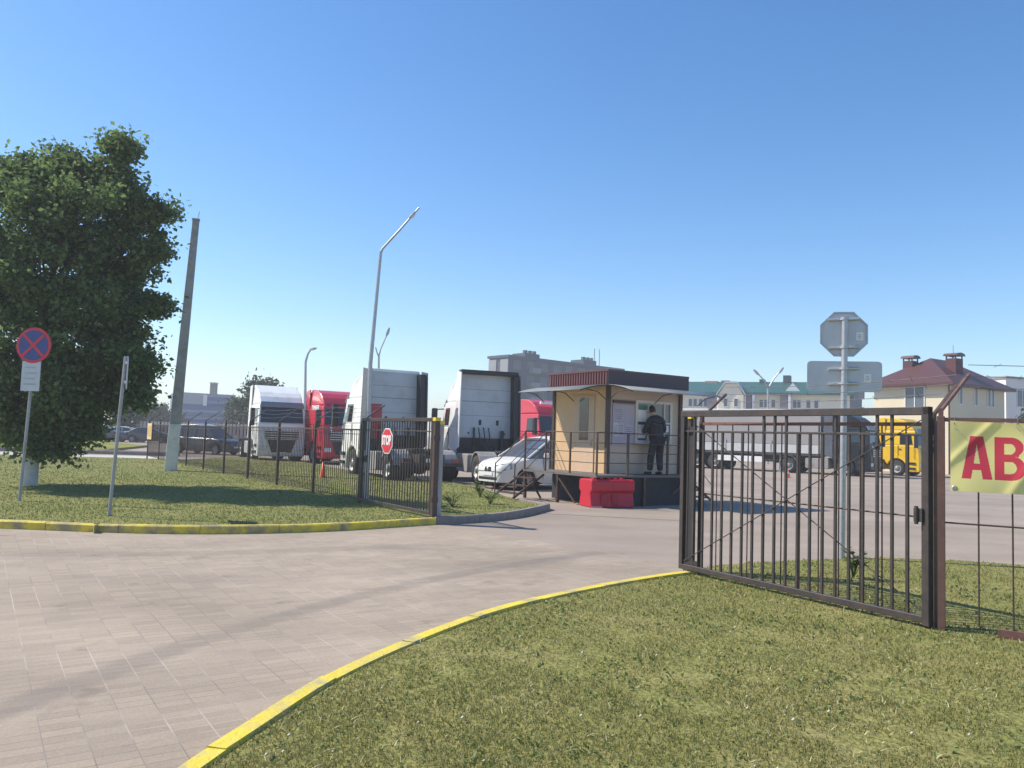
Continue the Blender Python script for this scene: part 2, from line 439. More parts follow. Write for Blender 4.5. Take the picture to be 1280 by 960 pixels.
def kerb(name, pts, mats, w=0.14, h=0.13, stone=1.0, wob=0.006, side=1):
    """kerb stones swept along a path, a thin joint every metre"""
    p = smooth_path(pts, 0.2)
    mb = MB(); acc = 0; i0 = 0; L = [0]
    for i in range(1, len(p)): L.append(L[-1] + (p[i]-p[i-1]).length)
    i = 0
    while i < len(p) - 1:
        j = i
        while j < len(p) - 1 and L[j] - L[i] < stone: j += 1
        seg = [q.copy() for q in p[i:j+1]]
        if (seg[-1]-seg[-2]).length > 0.03: seg[-1] = seg[-1] + (seg[-2]-seg[-1]).normalized()*0.008
        dz = random.uniform(-wob, wob); dx = random.uniform(-wob, wob)
        vs = []
        for k, q in enumerate(seg):
            d = (seg[min(k+1, len(seg)-1)] - seg[max(k-1, 0)]).normalized()
            nr = V((-d.y, d.x, 0)) * side
            a, b_ = q + nr*dx, q + nr*(w+dx)
            c = 0.02
            vs += [a + UP*-0.05, a + UP*(h-c+dz), a + nr*c + UP*(h+dz), b_ - nr*c*0.5 + UP*(h+dz), b_ + UP*(h-c+dz), b_ + UP*-0.05]
        fs = []
        for k in range(len(seg)-1):
            for m_ in range(5): fs.append((k*6+m_, k*6+m_+1, k*6+7+m_, k*6+6+m_))
        fs += [(5, 4, 3, 2, 1, 0), tuple(len(vs)-6+q for q in range(6))]
        mb.add(vs, fs)
        i = j
    o = mb.build(name, mats); o['kind'] = 'structure'
    return o
M_kerby = mat('worn_yellow_kerb', (0.66, 0.52, 0.045), 0.7, var=0.16, scale=5, bump=0.3, dirt=(0.27, 0.225, 0.15), dirt_amt=0.9, dscale=2.6, dthr=.43)
M_kerby2 = mat('fresh_yellow_kerb', (0.66, 0.53, 0.055), 0.75, var=0.14, scale=9, bump=0.35, dirt=(0.34, 0.30, 0.20), dirt_amt=0.9, dscale=4.5, dthr=.47)
M_kerbg = mat('grey_kerb', (0.24, 0.205, 0.185), 0.85, var=0.2, scale=7, bump=0.4)
kerb('kerb', kerbL, M_kerby, side=1)
kerb('kerb', kerbG, M_kerbg, side=1, h=0.15)
kerb('kerb', kerbR, M_kerby2, side=-1, w=0.13, h=0.11)

def sheet(name, pts, m, z0, z1):
    mb = MB(); mb.prism([(p[0], p[1]) for p in pts], z0, z1, 'XY')
    return struct(mb.build(name, m))
pL, pR = G(543, 655), G(853, 712)
sheetroad = [V((-60, -8, 0)), V((7, -8, 0)), V((7, 6.5, 0)), pR + V((0.3, 0, 0)), pL + V((-.2, .2, 0)), V((-60, 15.2, 0))]
MB().add([V((p.x, p.y, 0.004)) for p in sheetroad], [tuple(range(6))]).build('road', M_road)['kind'] = 'structure'

def inset(pts, d):
    out = []
    for k, q in enumerate(pts):
        t = (pts[min(k+1, len(pts)-1)] - pts[max(k-1, 0)]).normalized()
        out.append(q + V((-t.y, t.x, 0))*d)
    return out
kl = inset(smooth_path(kerbL, 0.5), 0.10) + inset(smooth_path(kerbG, 0.3), 0.10)
yard_edge = [G(600, 614), G(560, 605.5), G(500, 599), G(440, 592), G(380, 580), G(330, 574.5), G(290, 573)]
lawnL_poly = kl + yard_edge + [V((-15.5, 38.5, 0)), V((-24, 37.5, 0)), V((-60, 36, 0)), V((-60, 14.2, 0))]
sheet('lawn', lawnL_poly, M_lawn2, -0.05, 0.10)
kr = inset(smooth_path(kerbR, 0.3), -0.09)
far_edge = [G(u, v, .09) for u, v in ((872, 711), (905, 706), (960, 702), (1030, 699), (1100, 697), (1190, 700), (1280, 706), (1420, 720))]
lawnR_poly = kr + far_edge + [V((12.5, 9.5, 0)), V((14, 4, 0)), V((12, -7, 0))]
sheet('lawn', lawnR_poly, M_lawn, -0.05, 0.09)
# far: footpath, verge, road behind
struct(MB().add([(-120, 35.8, .006), (-20, 38.2, .006), (-13, 41.5, .006), (-13, 45, .006), (-24, 42.5, .006), (-120, 41, .006)], [range(6)]).build('path', M_path))
fl = [V((-160, 42.5, 0)), V((-30, 44.5, 0)), V((-24, 47, 0)), V((-28, 62, 0)), V((-40, 75, 0)), V((-160, 75, 0))]
sheet('lawn', fl, M_lawn3, -0.05, 0.15)
kerb('kerb', [V((-160, 42.3, 0)), V((-30, 44.3, 0)), V((-23.8, 47, 0))], M_kerbg, side=1, h=0.2, stone=3)

# ------------------------------------------------------------------ grass
def inpoly(x, y, poly):
    c = np.zeros(len(x), bool); n = len(poly); j = n - 1
    for i in range(n):
        xi, yi, xj, yj = poly[i].x, poly[i].y, poly[j].x, poly[j].y
        if yi != yj:
            t = ((yi > y) != (yj > y)) & (x < (xj-xi)*(y-yi)/(yj-yi) + xi)
            c ^= t
        j = i
    return c

def scatter(poly, n, d0, d1, ang0, ang1, seed):
    rg = np.random.default_rng(seed)
    d = np.exp(rg.uniform(math.log(d0), math.log(d1), n)); t = rg.uniform(ang0, ang1, n)
    x = d*np.sin(t); y = d*np.cos(t)
    k = inpoly(x, y, poly)
    return x[k], y[k], d[k], rg

def cell_noise(x, y, s, seed):
    """smooth value noise"""
    rg = np.random.default_rng(seed); T = rg.random((64, 64))
    xs, ys = x/s + 1000, y/s + 1000
    xi, yi = np.floor(xs).astype(int), np.floor(ys).astype(int); fx, fy = xs-xi, ys-yi
    fx = fx*fx*(3-2*fx); fy = fy*fy*(3-2*fy)
    q = lambda a, b: T[a % 64, b % 64]
    return (q(xi, yi)*(1-fx)+q(xi+1, yi)*fx)*(1-fy) + (q(xi, yi+1)*(1-fx)+q(xi+1, yi+1)*fx)*fy

def grass(name, poly, n, d0, d1, ang0, ang1, z, h, w, m, seed, label, lean=0.8, thr=0.0):
    x, y, d, rg = scatter(poly, n, d0, d1, ang0, ang1, seed)
    nz = 0.5*cell_noise(x, y, 0.5, seed) + 0.5*cell_noise(x, y, 0.14, seed+1)
    if thr:
        k = rg.random(len(x)) < np.clip((nz-thr)*4, 0.12, 1); x, y, d, nz = x[k], y[k], d[k], nz[k]
    N = len(x); sc = (d/5.0)**0.6
    nl = cell_noise(x, y, 1.6, seed+7); hh = h*rg.uniform(0.5, 1.25, N)*(0.6+0.6*nz+0.35*nl)*np.maximum(1, sc**0.35); ww = w*rg.uniform(0.7, 1.3, N)*sc
    t = rg.uniform(0, 2*np.pi, N); ld = rg.uniform(0, 2*np.pi, N); la = hh*rg.uniform(0.2, 1.2, N)*lean
    v = np.zeros((N, 5, 3), np.float32)
    cx, cy = np.cos(t)*ww/2, np.sin(t)*ww/2
    lx, ly = np.cos(ld)*la, np.sin(ld)*la
    v[:, 0] = np.stack([x-cx, y-cy, np.full(N, z)], 1); v[:, 1] = np.stack([x+cx, y+cy, np.full(N, z)], 1)
    v[:, 2] = np.stack([x+cx*.8+lx*.35, y+cy*.8+ly*.35, z+hh*.6], 1); v[:, 3] = np.stack([x-cx*.8+lx*.35, y-cy*.8+ly*.35, z+hh*.6], 1)
    v[:, 4] = np.stack([x+lx, y+ly, z+hh], 1)
    base = np.arange(N)*5
    q = np.stack([base, base+1, base+2, base+3], 1); tr = np.stack([base+3, base+2, base+4], 1)
    me = bpy.data.meshes.new(name)
    me.vertices.add(N*5); me.vertices.foreach_set('co', v.ravel())
    loops = np.concatenate([q, tr], 1).ravel()
    me.loops.add(N*7); me.loops.foreach_set('vertex_index', loops.astype(np.int32))
    me.polygons.add(N*2)
    ls = np.stack([np.arange(N)*7, np.arange(N)*7+4], 1).ravel()
    me.polygons.foreach_set('loop_start', ls.astype(np.int32))
    me.update(calc_edges=True); me.materials.append(m)
    o = link(name, me); tag(o, label, 'grass', kind='stuff')
    return o
M_blade = leafmat('grass_blade', ((0.15, 0.175, 0.045), (0.195, 0.212, 0.058), (0.24, 0.238, 0.075), (0.30, 0.27, 0.10), (0.39, 0.335, 0.17)), 0.3)
M_blade2 = leafmat('lawn_blade', ((0.13, 0.175, 0.045), (0.17, 0.205, 0.055), (0.21, 0.23, 0.07), (0.27, 0.26, 0.095)), 0.3)
krp = inset(smooth_path(kerbR, 0.3), -0.115)
grass_poly = krp + far_edge + [V((12.5, 9.5, 0)), V((14, 4, 0)), V((12, -7, 0))]
grass('grass', grass_poly, 340000, 2.6, 13.5, -0.75, 0.95, 0.087, 0.021, 0.0050, M_blade, 3, 'short dry mown grass on the lawn nearest the camera', thr=0.18)
klp = inset(smooth_path(kerbL, 0.5), 0.15) + inset(smooth_path(kerbG, 0.3), 0.15)
lawnL_g = klp + yard_edge + [V((-15.5, 38.5, 0)), V((-24, 37.5, 0)), V((-60, 36, 0)), V((-60, 14.4, 0))]
grass('grass', lawnL_g, 150000, 11.5, 42, -0.95, 0.2, 0.096, 0.022, 0.007, M_blade2, 5, 'mown grass on the far lawn around the tree and fence', thr=0.15)
# clover heads and clippings in the near lawn
def flecks(name, poly, n, d0, d1, z, size, m, seed, label, cat):
    x, y, d, rg = scatter(poly, n, d0, d1, -0.6, 0.8, seed)
    mb = MB()
    for i in range(len(x)):
        s_ = size*random.uniform(.6, 1.3); p = V((x[i], y[i], z + random.uniform(0, .02)))
        mb.add([p+V((s_, 0, 0)), p+V((0, s_, 0)), p+V((-s_, 0, 0)), p+V((0, -s_, 0)), p+UP*s_*.9, p-UP*s_*.5],
               [(0, 1, 4), (1, 2, 4), (2, 3, 4), (3, 0, 4), (1, 0, 5), (2, 1, 5), (3, 2, 5), (0, 3, 5)], 0, True)
    return tag(mb.build(name, m), label, cat, kind='stuff')
M_clover = mat('clover_white', (0.50, 0.48, 0.36), 0.8, var=0.15)
flecks('clover_flowers', grass_poly, 90, 3.5, 11, 0.105, 0.012, M_clover, 11, 'small white clover heads dotted over the near lawn', 'flowers')
M_clov = leafmat('clover_leaf', ((0.11, 0.165, 0.045), (0.14, 0.19, 0.055), (0.17, 0.215, 0.065)), .3)
grass('clover', grass_poly, 26000, 3.0, 12, -0.7, 0.85, 0.095, 0.018, 0.017, M_clov, 33, 'darker clover and broad weed leaves in patches of the near lawn', lean=1.4, thr=0.52)
M_straw = leafmat('straw', ((0.42, 0.38, 0.2), (0.5, 0.47, 0.28), (0.34, 0.32, 0.15)), 0.2)
grass('clippings', grass_poly, 7000, 3.0, 11, -0.65, 0.8, 0.102, 0.018, 0.006, M_straw, 21, 'pale dry grass clippings lying on the near lawn', lean=3.2, thr=0.35)
# ------------------------------------------------------------------ vehicles
def wheel_meshes(r, w, rim_r, name, truck=True):
    t = MB()
    t.lathe([(rim_r, -w/2), (r*0.93, -w/2), (r, -w*0.38), (r, -w*.13), (r*.975, -w*.12), (r*.975, -w*.08), (r, -w*.07), (r, w*.07), (r*.975, w*.08), (r*.975, w*.12), (r, w*.13), (r, w*0.38), (r*0.93, w/2), (rim_r, w/2)], 28, 'X')
    m = MB()
    if truck:
        m.lathe([(rim_r+.01, w*.5), (rim_r, w*.44), (rim_r*.86, w*.40), (rim_r*.80, w*.18), (rim_r*.55, w*.22), (rim_r*.42, w*.30), (rim_r*.40, w*.46), (rim_r*.18, w*.52), (0.001, w*.52)], 24, 'X')
        for k in range(10):
            a = 2*math.pi*k/10; c = (w*.33, math.cos(a)*rim_r*.5, math.sin(a)*rim_r*.5)
            m.lathe([(.025, -.05), (.025, .03), (.001, .03)], 6, 'X', c)
    else:
        m.lathe([(rim_r+.008, w*.5), (rim_r*.94, w*.46), (rim_r*.92, w*.2), (rim_r*.9, w*.05), (.001, w*.05)], 24, 'X')
        for k in range(7):
            a = 2*math.pi*k/7; c, s_ = math.cos(a), math.sin(a)
            m.bar((w*.36, c*.04, s_*.04), (w*.42, c*rim_r*.95, s_*rim_r*.95), .035, .055)
        m.lathe([(.06, w*.2), (.06, w*.42), (.001, w*.44)], 12, 'X')
    return t.mesh(name, M_tyre), m.mesh(name + '_rim', M_rim)
TW = wheel_meshes(0.51, 0.31, 0.30, 'truck_wheel')
TWD = wheel_meshes(0.51, 0.58, 0.30, 'drive_wheel')
TRW = wheel_meshes(0.50, 0.38, 0.29, 'trailer_wheel')
CW = wheel_meshes(0.32, 0.21, 0.215, 'car_wheel', False)

def wheel(parent, ms, x, y, z):
    o = link('wheel', ms[0], parent, (x, y, z), 0 if x > 0 else math.pi)
    link('rim', ms[1], o)
    return o

def truck(name, label, loc, hd, paint, group='tractor units parked in the yard', visor=True, lower=None, ext=None, roofspoiler=False, bumper=None,
          toptext=None, rearpatch=False, H=3.85, lights=False, detail_rear=True):
    t = thing(name, label, 'truck', loc, heading(hd), group)
    lower = lower or paint; bumper = bumper or paint
    W = 1.24
    arch = [(-1.42 + .64*math.cos(R(a)), .5 + .64*math.sin(R(a))) for a in range(160, 19, -14)]
    prof = [(0.02, .30), (.06, .42), (.06, 1.0), (.03, 1.5), (-.04, 2.0), (-2.22, 2.0), (-2.22, .98), (-2.1, .80)] + arch + [(-.76, .30)]
    def tp(v):
        if v.y > -.35: v.x *= 1 - 0.05*((v.y+.35)/.4)**2
        return v
    c = MB(); c.prism(prof, -W, W, 'YZ', taper=tp)
    cab = c.build('cab', paint, t, bevel=.045)
    # upper cab
    u = MB(); za, zb = 2.003, 2.97
    u.hexa([(-W*.955, -.04, za), (W*.955, -.04, za), (W, -2.22, za), (-W, -2.22, za), (-1.12, -.27, zb), (1.12, -.27, zb), (1.18, -2.22, zb), (-1.18, -2.22, zb)])
    u.build('cab_upper', paint, t, bevel=.04)
    def sx(y, z):   # half width of the upper cab side at y,z
        k = (z-za)/(zb-za); f = (y+.04)/(-2.18)
        return (W*.955 + (W-W*.955)*f)*(1-k) + (1.12 + .06*f)*k
    def fy(z): return -.04 - .23*(z-za)/(zb-za)
    # roof fairing
    r = MB()
    def tr(v):
        v.x *= 1 - .05*max(0, (v.z-2.97)/.9)
        if v.y > -.9: v.x *= 1 - .06*((v.y+.9)/.6)**2
        return v
    rp = [(-.30, 2.974), (-.40, 3.12), (-.62, 3.38), (-.95, 3.62), (-1.4, 3.78), (-2.24, H), (-2.24, 2.974)]
    r.prism(rp, -1.15, 1.15, 'YZ', taper=tr)
    rf = r.build('roof_fairing', paint, t, bevel=.06, seg=3)
    if roofspoiler:
        s = MB(); s.box(-1.15, 1.15, -2.6, -2.2, H-.12, H+.03)
        s.build('roof_spoiler', M_black, t, bevel=.03)
    # windscreen
    w = MB(); z0, z1 = 2.03, 2.86
    w.slab([(-1.10, fy(z0), z0), (1.10, fy(z0), z0), (1.05, fy(z1), z1), (-1.05, fy(z1), z1)], .008)
    ws = w.build('windscreen', M_glass, t)
    for x in (-.55, .2): MB().tube([(x, fy(2.03)+.03, 2.03), (x+.5, fy(2.4)+.03, 2.22)], .012, 5).build('wiper', M_black, ws)
    for sd in (-1, 1):
        g = MB()
        pts = [(sd*sx(y, z), y, z) for y, z in ((-.38, 2.06), (-1.22, 2.06), (-1.22, 2.74), (-.50, 2.74))]
        if sd > 0: pts.reverse()
        pts = pts[::-1] if (V(pts[1])-V(pts[0])).cross(V(pts[2])-V(pts[0])).x*sd < 0 else pts
        g.slab(pts, .006); g.build('side_window', M_glass, t)
        for y in (-.27, -1.32):
            d = MB(); d.box(sd*W-.004*sd-.01, sd*W-.004*sd+.01, y-.008, y+.008, 1.15, 2.0); d.build('door_seam', M_black, t)
        d = MB(); d.box(sd*W-.01, sd*W+.012, -1.26, -1.12, 1.72, 1.78); d.build('door_handle', M_black, t)
        for z in (.45, .78):
            st = MB(); st.box(sd*W-.08, sd*W+.012, -.70, -.20, z, z+.13); st.build('step', M_black, t)
        hl = MB(); hl.box(sd*.72, sd*1.14, .0, .085, .62, .84); hl.build('headlight', M_lampglass, t, bevel=.03)
        mr = MB()
        xm = sd*(1.50)
        mr.hexa([(xm-.12, -.12, 1.85), (xm+.12, -.12, 1.85), (xm+.10, .10, 1.85), (xm-.10, .10, 1.85), (xm-.12, -.12, 2.75), (xm+.12, -.12, 2.75), (xm+.10, .08, 2.75), (xm-.10, .08, 2.75)])
        mo = mr.build('mirror', M_black, t, bevel=.04)
        for q1, q2 in (((sd*1.15, -.2, 2.72), (xm, -.05, 2.70)), ((sd*1.2, -.15, 1.95), (xm, -.05, 1.92))):
            MB().tube([q1, q2], .025, 6).build('mirror_arm', M_black, mo)
    if visor:
        vz = MB(); vz.slab([(-1.13, -.08, 2.83), (1.13, -.08, 2.83), (1.08, -.22, 3.10), (-1.08, -.22, 3.10)], .03)
        vz.build('sun_visor', M_visor, t)
    g = MB()
    g.prism([(-.74, 1.16), (.74, 1.16), (.50, .50), (-.50, .50)], .04, .078, 'XZ'); g.box(-.85, .85, .03, .072, 1.2, 1.62)
    gr = g.build('grille', M_black, t)
    for z in (1.24, 1.36, 1.48, 1.59): MB().box(-.86, .86, .06, .10, z, z+.045).build('grille_bar', M_alu, gr)
    g = MB(); g.box(-.26, .26, .062, .086, .42, .53); g.build('number_plate', M_plate, t)
    for s_ in (-1, 1): MB().box(s_*.80-.05, s_*.80+.05, .0, .064, 1.68, 1.88).build('marker_plate', M_white, t)
    if toptext:
        for sd in (-1, 1):
            me = text_mesh(toptext, .34, .012, .004); me.materials.append(M_white)
            o = link('lettering', me, t, (sd*1.176, -1.35, 2.86), 0)
            o.rotation_euler = (R(90), 0, R(90)*sd)
            o.rotation_euler.x = R(90 - 4)
    if lights:
        g = MB(); g.box(-.8, .8, -.62, -.5, 3.52, 3.66); g.build('light_bar', M_white, t)
    # rear of the cab
    g = MB(); g.box(-1.1, 1.1, -2.262, -2.20, 1.62, H-.12); rear = g.build('rear_panel', ext[1] if ext else paint, t, bevel=.02)
    MB().box(-1.0, 1.0, -2.268, -2.255, 2.99, 3.004).build('panel_seam', M_black, rear)
    for x in (-.25, .45): MB().box(x-.05, x+.05, -2.275, -2.255, 2.1, 2.3).build('panel_vent', M_black, rear)
    for x in (-.7, .75): MB().box(x-.03, x+.03, -2.275, -2.255, 1.75, 1.82).build('panel_socket', M_black, rear)
    MB().box(-1.12, 1.12, -2.29, -2.19, .98, 1.60).build('lower_shield', M_black, t, bevel=.02)
    for z in (2.45, 3.45): MB().box(-1.06, 1.06, -2.267, -2.255, z, z+.010).build('panel_seam', M_fair, rear)
    for x in (-.55, .78): MB().box(x-.012, x+.012, -2.272, -2.255, 1.7, 2.9).build('panel_rib', M_pgrey, rear)
    if rearpatch:
        g = MB(); g.box(-.92, -.42, -2.30, -2.25, 1.45, 2.75); g.build('red_locker', rearpatch, t, bevel=.02)
    ex = ext[0] if ext else paint
    for sd in (-1, 1):
        g = MB()
        g.hexa([(sd*1.20, -2.80, 1.25), (sd*1.235, -2.80, 1.25), (sd*1.235, -2.2, 1.05), (sd*1.19, -2.2, 1.05),
                (sd*1.16, -2.74, H-.1), (sd*1.195, -2.74, H-.1), (sd*1.195, -2.2, H-.02), (sd*1.15, -2.2, H-.02)])
        g.build('side_fairing', paint if (roofspoiler and sd < 0) else ex, t)
        g = MB()
        for k in range(12):  # inner stiffening and the black inner lining, which also paints in the shade
            pass
        g.hexa([(sd*1.0, -2.70, 1.25), (sd*1.20, -2.70, 1.25), (sd*1.19, -2.25, 1.1), (sd*1.0, -2.25, 1.1),
                (sd*.94, -2.66, H-.16), (sd*1.155, -2.66, H-.16), (sd*1.145, -2.25, H-.16), (sd*.94, -2.25, H-.16)])
        if sd > 0: g.build('fairing_shade_lining', M_black, t)
    # chassis
    g = MB()
    for sd in (-1, 1): g.box(sd*.42-.05, sd*.42+.05, -6.0, -.3, .72, 1.0)
    g.box(-.42, .42, -5.95, -5.8, .75, .97); g.box(-.42, .42, -3.2, -3.05, .75, .95)
    g.box(-.9, .9, -1.2, -.15, .38, .95)
    g.box(-1.0, 1.0, -1.5, -1.35, .44, .58); g.box(-.95, .95, -5.05, -4.9, .44, .60); g.lathe([(.001, -.25), (.2, -.2), (.25, 0), (.2, .2), (.001, .25)], 12, 'X', (0, -4.98, .52))
    g.box(-.75, .75, -2.2, -1.9, .7, 1.15)
    ch = g.build('chassis', M_chassis, t)
    g = MB(); g.prism([(-.45, -5.4), (-.45, -4.7), (-.15, -4.55), (.15, -4.55), (.45, -4.7), (.45, -5.4), (.12, -5.5), (.08, -5.1), (-.08, -5.1), (-.12, -5.5)], 1.10, 1.17, 'XY')
    g.box(-.4, .4, -5.2, -4.8, 1.0, 1.10)
    g.build('fifth_wheel', M_chassis, t)
    g = MB(); g.box(-.85, .85, -3.7, -2.35, 1.0, 1.04)
    for k in range(3): g.tube([(-.3+.2*k, -2.27, 2.0), (-.32+.2*k, -2.6, 1.5), (-.2+.2*k, -3.0, 1.25), (-.1+.1*k, -3.2, 1.06)], .022, 6)
    g.tube([(-.5, -2.35, 1.0), (-.5, -2.35, 2.0)], .04, 8); g.tube([(.62, -2.4, .9), (.62, -2.4, 1.9)], .07, 8)
    g.build('catwalk', M_chassis, t)
    for sd in (-1, 1):
        g = MB(); g.prism([(-2.45, .42), (-2.45, .98), (-2.5, 1.02), (-3.85, 1.02), (-3.9, .98), (-3.9, .42), (-3.84, .36), (-2.5, .36)], sd*.60, sd*1.18, 'YZ')
        g.build('fuel_tank', lower if ext is None else ext[2], t, bevel=.05)
        for y in (-4.98,):
            g = MB()
            aa = [R(a) for a in range(10, 171, 20)]
            q = [(y+.62*math.cos(a), .52+.62*math.sin(a)) for a in aa] + [(y+.58*math.cos(a), .52+.58*math.sin(a)) for a in reversed(aa)]
            g.prism(q, sd*.55, sd*1.2, 'YZ'); g.build('mudguard', ext[2] if ext else M_black, t)
        wheel(t, TW, sd*1.06, -1.42, .51); wheel(t, TWD, sd*.90, -4.98, .51)
        g = MB(); g.box(sd*.72, sd*1.05, -6.05, -6.0, .74, .86); g.build('tail_light', M_redlens, t)
    g = MB(); g.box(-1.15, 1.15, -6.02, -5.96, .60, .72); g.build('rear_bar', M_chassis, t)
    g = MB(); g.box(-.26, .26, -6.08, -6.02, .74, .86); g.build('number_plate', M_plate, t)
    return t

M_visor = mat('grey_visor', (0.22, 0.23, 0.25), 0.25, var=0.08)
M_pwhite = mat('white_truck_paint', (0.80, 0.80, 0.78), 0.35, var=0.04, scale=2, coat=0.5, dirt=(0.45, 0.42, 0.38), dirt_amt=0.3, dscale=1.5)
M_pgrey = mat('grey_cab_rear', (0.55, 0.57, 0.60), 0.5, var=0.06, scale=2, dirt=(0.30, 0.29, 0.29), dirt_amt=0.45, dscale=1.0, dthr=.46)
M_pred = mat('red_truck_paint', (0.55, 0.022, 0.045), 0.35, var=0.08, scale=2, coat=0.6)
M_pblack = mat('black_truck_paint', (0.010, 0.013, 0.016), 0.35, var=0.2, spec=.35)
M_pyellow = mat('yellow_truck_paint', (0.80, 0.50, 0.015), 0.35, var=0.06, scale=2, coat=0.5)
M_skirt = mat('grey_skirt', (0.30, 0.29, 0.28), 0.5, var=0.15, dirt=(0.16, 0.14, 0.12), dirt_amt=0.6)
M_pinklocker = mat('red_locker_paint', (0.50, 0.05, 0.07), 0.45, var=0.1)
M_fair = mat('shade_grey_fairing', (0.09, 0.10, 0.12), 0.5, var=0.2, scale=2)  # dark grey that partly stands in for shade on the fairings
fwd, back = -A, A
def on(u, v, z=0): return G(u, v, z)
tp_ = AT(352, 545, 41.5); tp_.z = 0
truck('tractor_unit', 'white high roofed truck facing the camera with grey sun visor over its windscreen', tp_, V((.47, -.88, 0)), M_pwhite, bumper=M_skirt, H=4.05)
tp_ = AT(432, 545, 41.0); tp_.z = 0
truck('tractor_unit', 'red truck with white lettering on the cab, squeezed between two white trucks', tp_, V((.55, -.83, 0)), M_pred, toptext='TIMBER', visor=False)
def rear_at(u, Y, hd):          # place so that the cab's rear centre is at this pixel column
    p = AT(u, 545, Y); p.z = 0
    return p + hd*2.25
h3 = V((-.50, .866, 0))
truck('tractor_unit', 'white truck seen from behind with a red locker on the cab back', rear_at(489, 30.2, h3), h3, M_pwhite, ext=(M_fair, M_pgrey, M_skirt), rearpatch=M_pinklocker, H=4.1)
h4 = V((-.33, .944, 0))
truck('tractor_unit', 'white truck seen from behind beside the silver minivan, plain grey cab back', rear_at(607, 30.8, h4), h4, M_pwhite, ext=(M_fair, M_pgrey, M_skirt), roofspoiler=True, H=4.15)
tp_ = AT(697, 545, 43); tp_.z = 0
truck('tractor_unit', 'red truck with white light bar on its roof, behind the minivan and kiosk', tp_, V((.55, -.83, 0)), M_pred, visor=False, lights=True, H=3.8)
# black tractor with its trailer, and the yellow tractor beyond
hb = V((.755, -.656, 0)); 
p_st = AT(1065, 560, 50.0); p_st.z = 0
truck('tractor_unit', 'black truck hitched to a grey trailer behind the big gate', p_st + hb*1.42, hb, M_pblack, lower=M_alu, ext=(M_fair, M_pblack, M_skirt), H=3.75)
py_ = AT(1159, 560, 52.5); py_.z = 0
truck('tractor_unit', 'yellow truck next to the black truck, seen through the gate bars', py_, V((.62, -.785, 0)), M_pyellow, H=3.85)

def trailer(loc, hd):
    t = thing('semi_trailer', 'long grey curtain-sided trailer coupled behind the black truck', 'trailer', loc, heading(hd))
    L, W = 12.6, 1.27
    M_curt = mat('grey_tarpaulin', (0.32, 0.305, 0.30), 0.55, var=0.08, scale=0.8, bump=0.25, bscale=1.5)
    M_board = mat('pale_side_board', (0.55, 0.55, 0.54), 0.45, 0.1, var=0.08, scale=1.5)
    g = MB(); g.box(-W+.01, W-.01, -L+.05, -.05, 1.82, 3.98); g.build('curtain', M_curt, t, bevel=.03)
    g = MB(); g.box(-W, W, -L, 0, 3.985, 4.08); g.build('roof_rail', M_alu, t, bevel=.02)
    g = MB()
    for sd in (-1, 1):
        for k in range(4):
            y0 = -.1 - k*3.125
            g.box(sd*W-.02, sd*W+.012, y0-3.09, y0, 1.28, 1.815)
    sb = g.build('side_board', M_board, t)
    for sd in (-1, 1):
        for k in range(5):
            y0 = -.06 - k*3.12
            MB().box(sd*W-.01, sd*W+.03, y0-.05, y0+.05, 1.26, 2.05 if 0 < k < 4 else 3.98).build('board_post', M_greysteel, t)
    g = MB(); g.box(-W, W, -L, 0, 1.12, 1.27); g.box(-.45, -.3, -L, -.5, .82, 1.12); g.box(.3, .45, -L, -.5, .82, 1.12)
    for k in range(3): g.box(-1.0, 1.0, -7.1-1.31*k-.06, -7.1-1.31*k+.06, .42, .58)
    g.build('chassis', M_chassis, t)
    for sd in (-1, 1):
        g = MB(); g.box(sd*W-.03, sd*W, -6.9, -3.6, .62, .98); g.build('side_guard', M_white, t)
        g = MB(); g.box(sd*.85-.08, sd*.85+.08, -2.75, -2.55, .1, 1.12); g.box(sd*.85-.2, sd*.85+.2, -2.85, -2.45, .0, .06); g.build('landing_leg', M_greysteel, t)
        for k in range(3): wheel(t, TRW, sd*1.06, -7.1-1.31*k, .50)
        g = MB(); g.box(sd*.55, sd*1.2, -L-.04, -L, .95, 1.10); g.build('tail_light', M_redlens, t)
    g = MB(); g.box(-1.2, 1.2, -L, -L+.1, .5, .62); g.build('rear_bar', M_greysteel, t)
    g = MB(); g.box(-1.26, 1.26, -L-.02, -L+.03, 1.3, 3.97); g.build('rear_door', M_board, t)
    return t
hb2 = V((.775, -.632, 0)); trailer(p_st + hb*1.42 + hb*(-5.0) + hb2*2.05, hb2)

M_carglass = mat('sky_toned_glass', (0.07, 0.08, 0.10), 0.08, var=.1, spec=.8)  # base colour lightened to stand in for the sky's reflection
M_carlamp = mat('clear_headlamp', (0.25, 0.27, 0.29), 0.12, 0.3, var=0.5, scale=14, spec=.8)
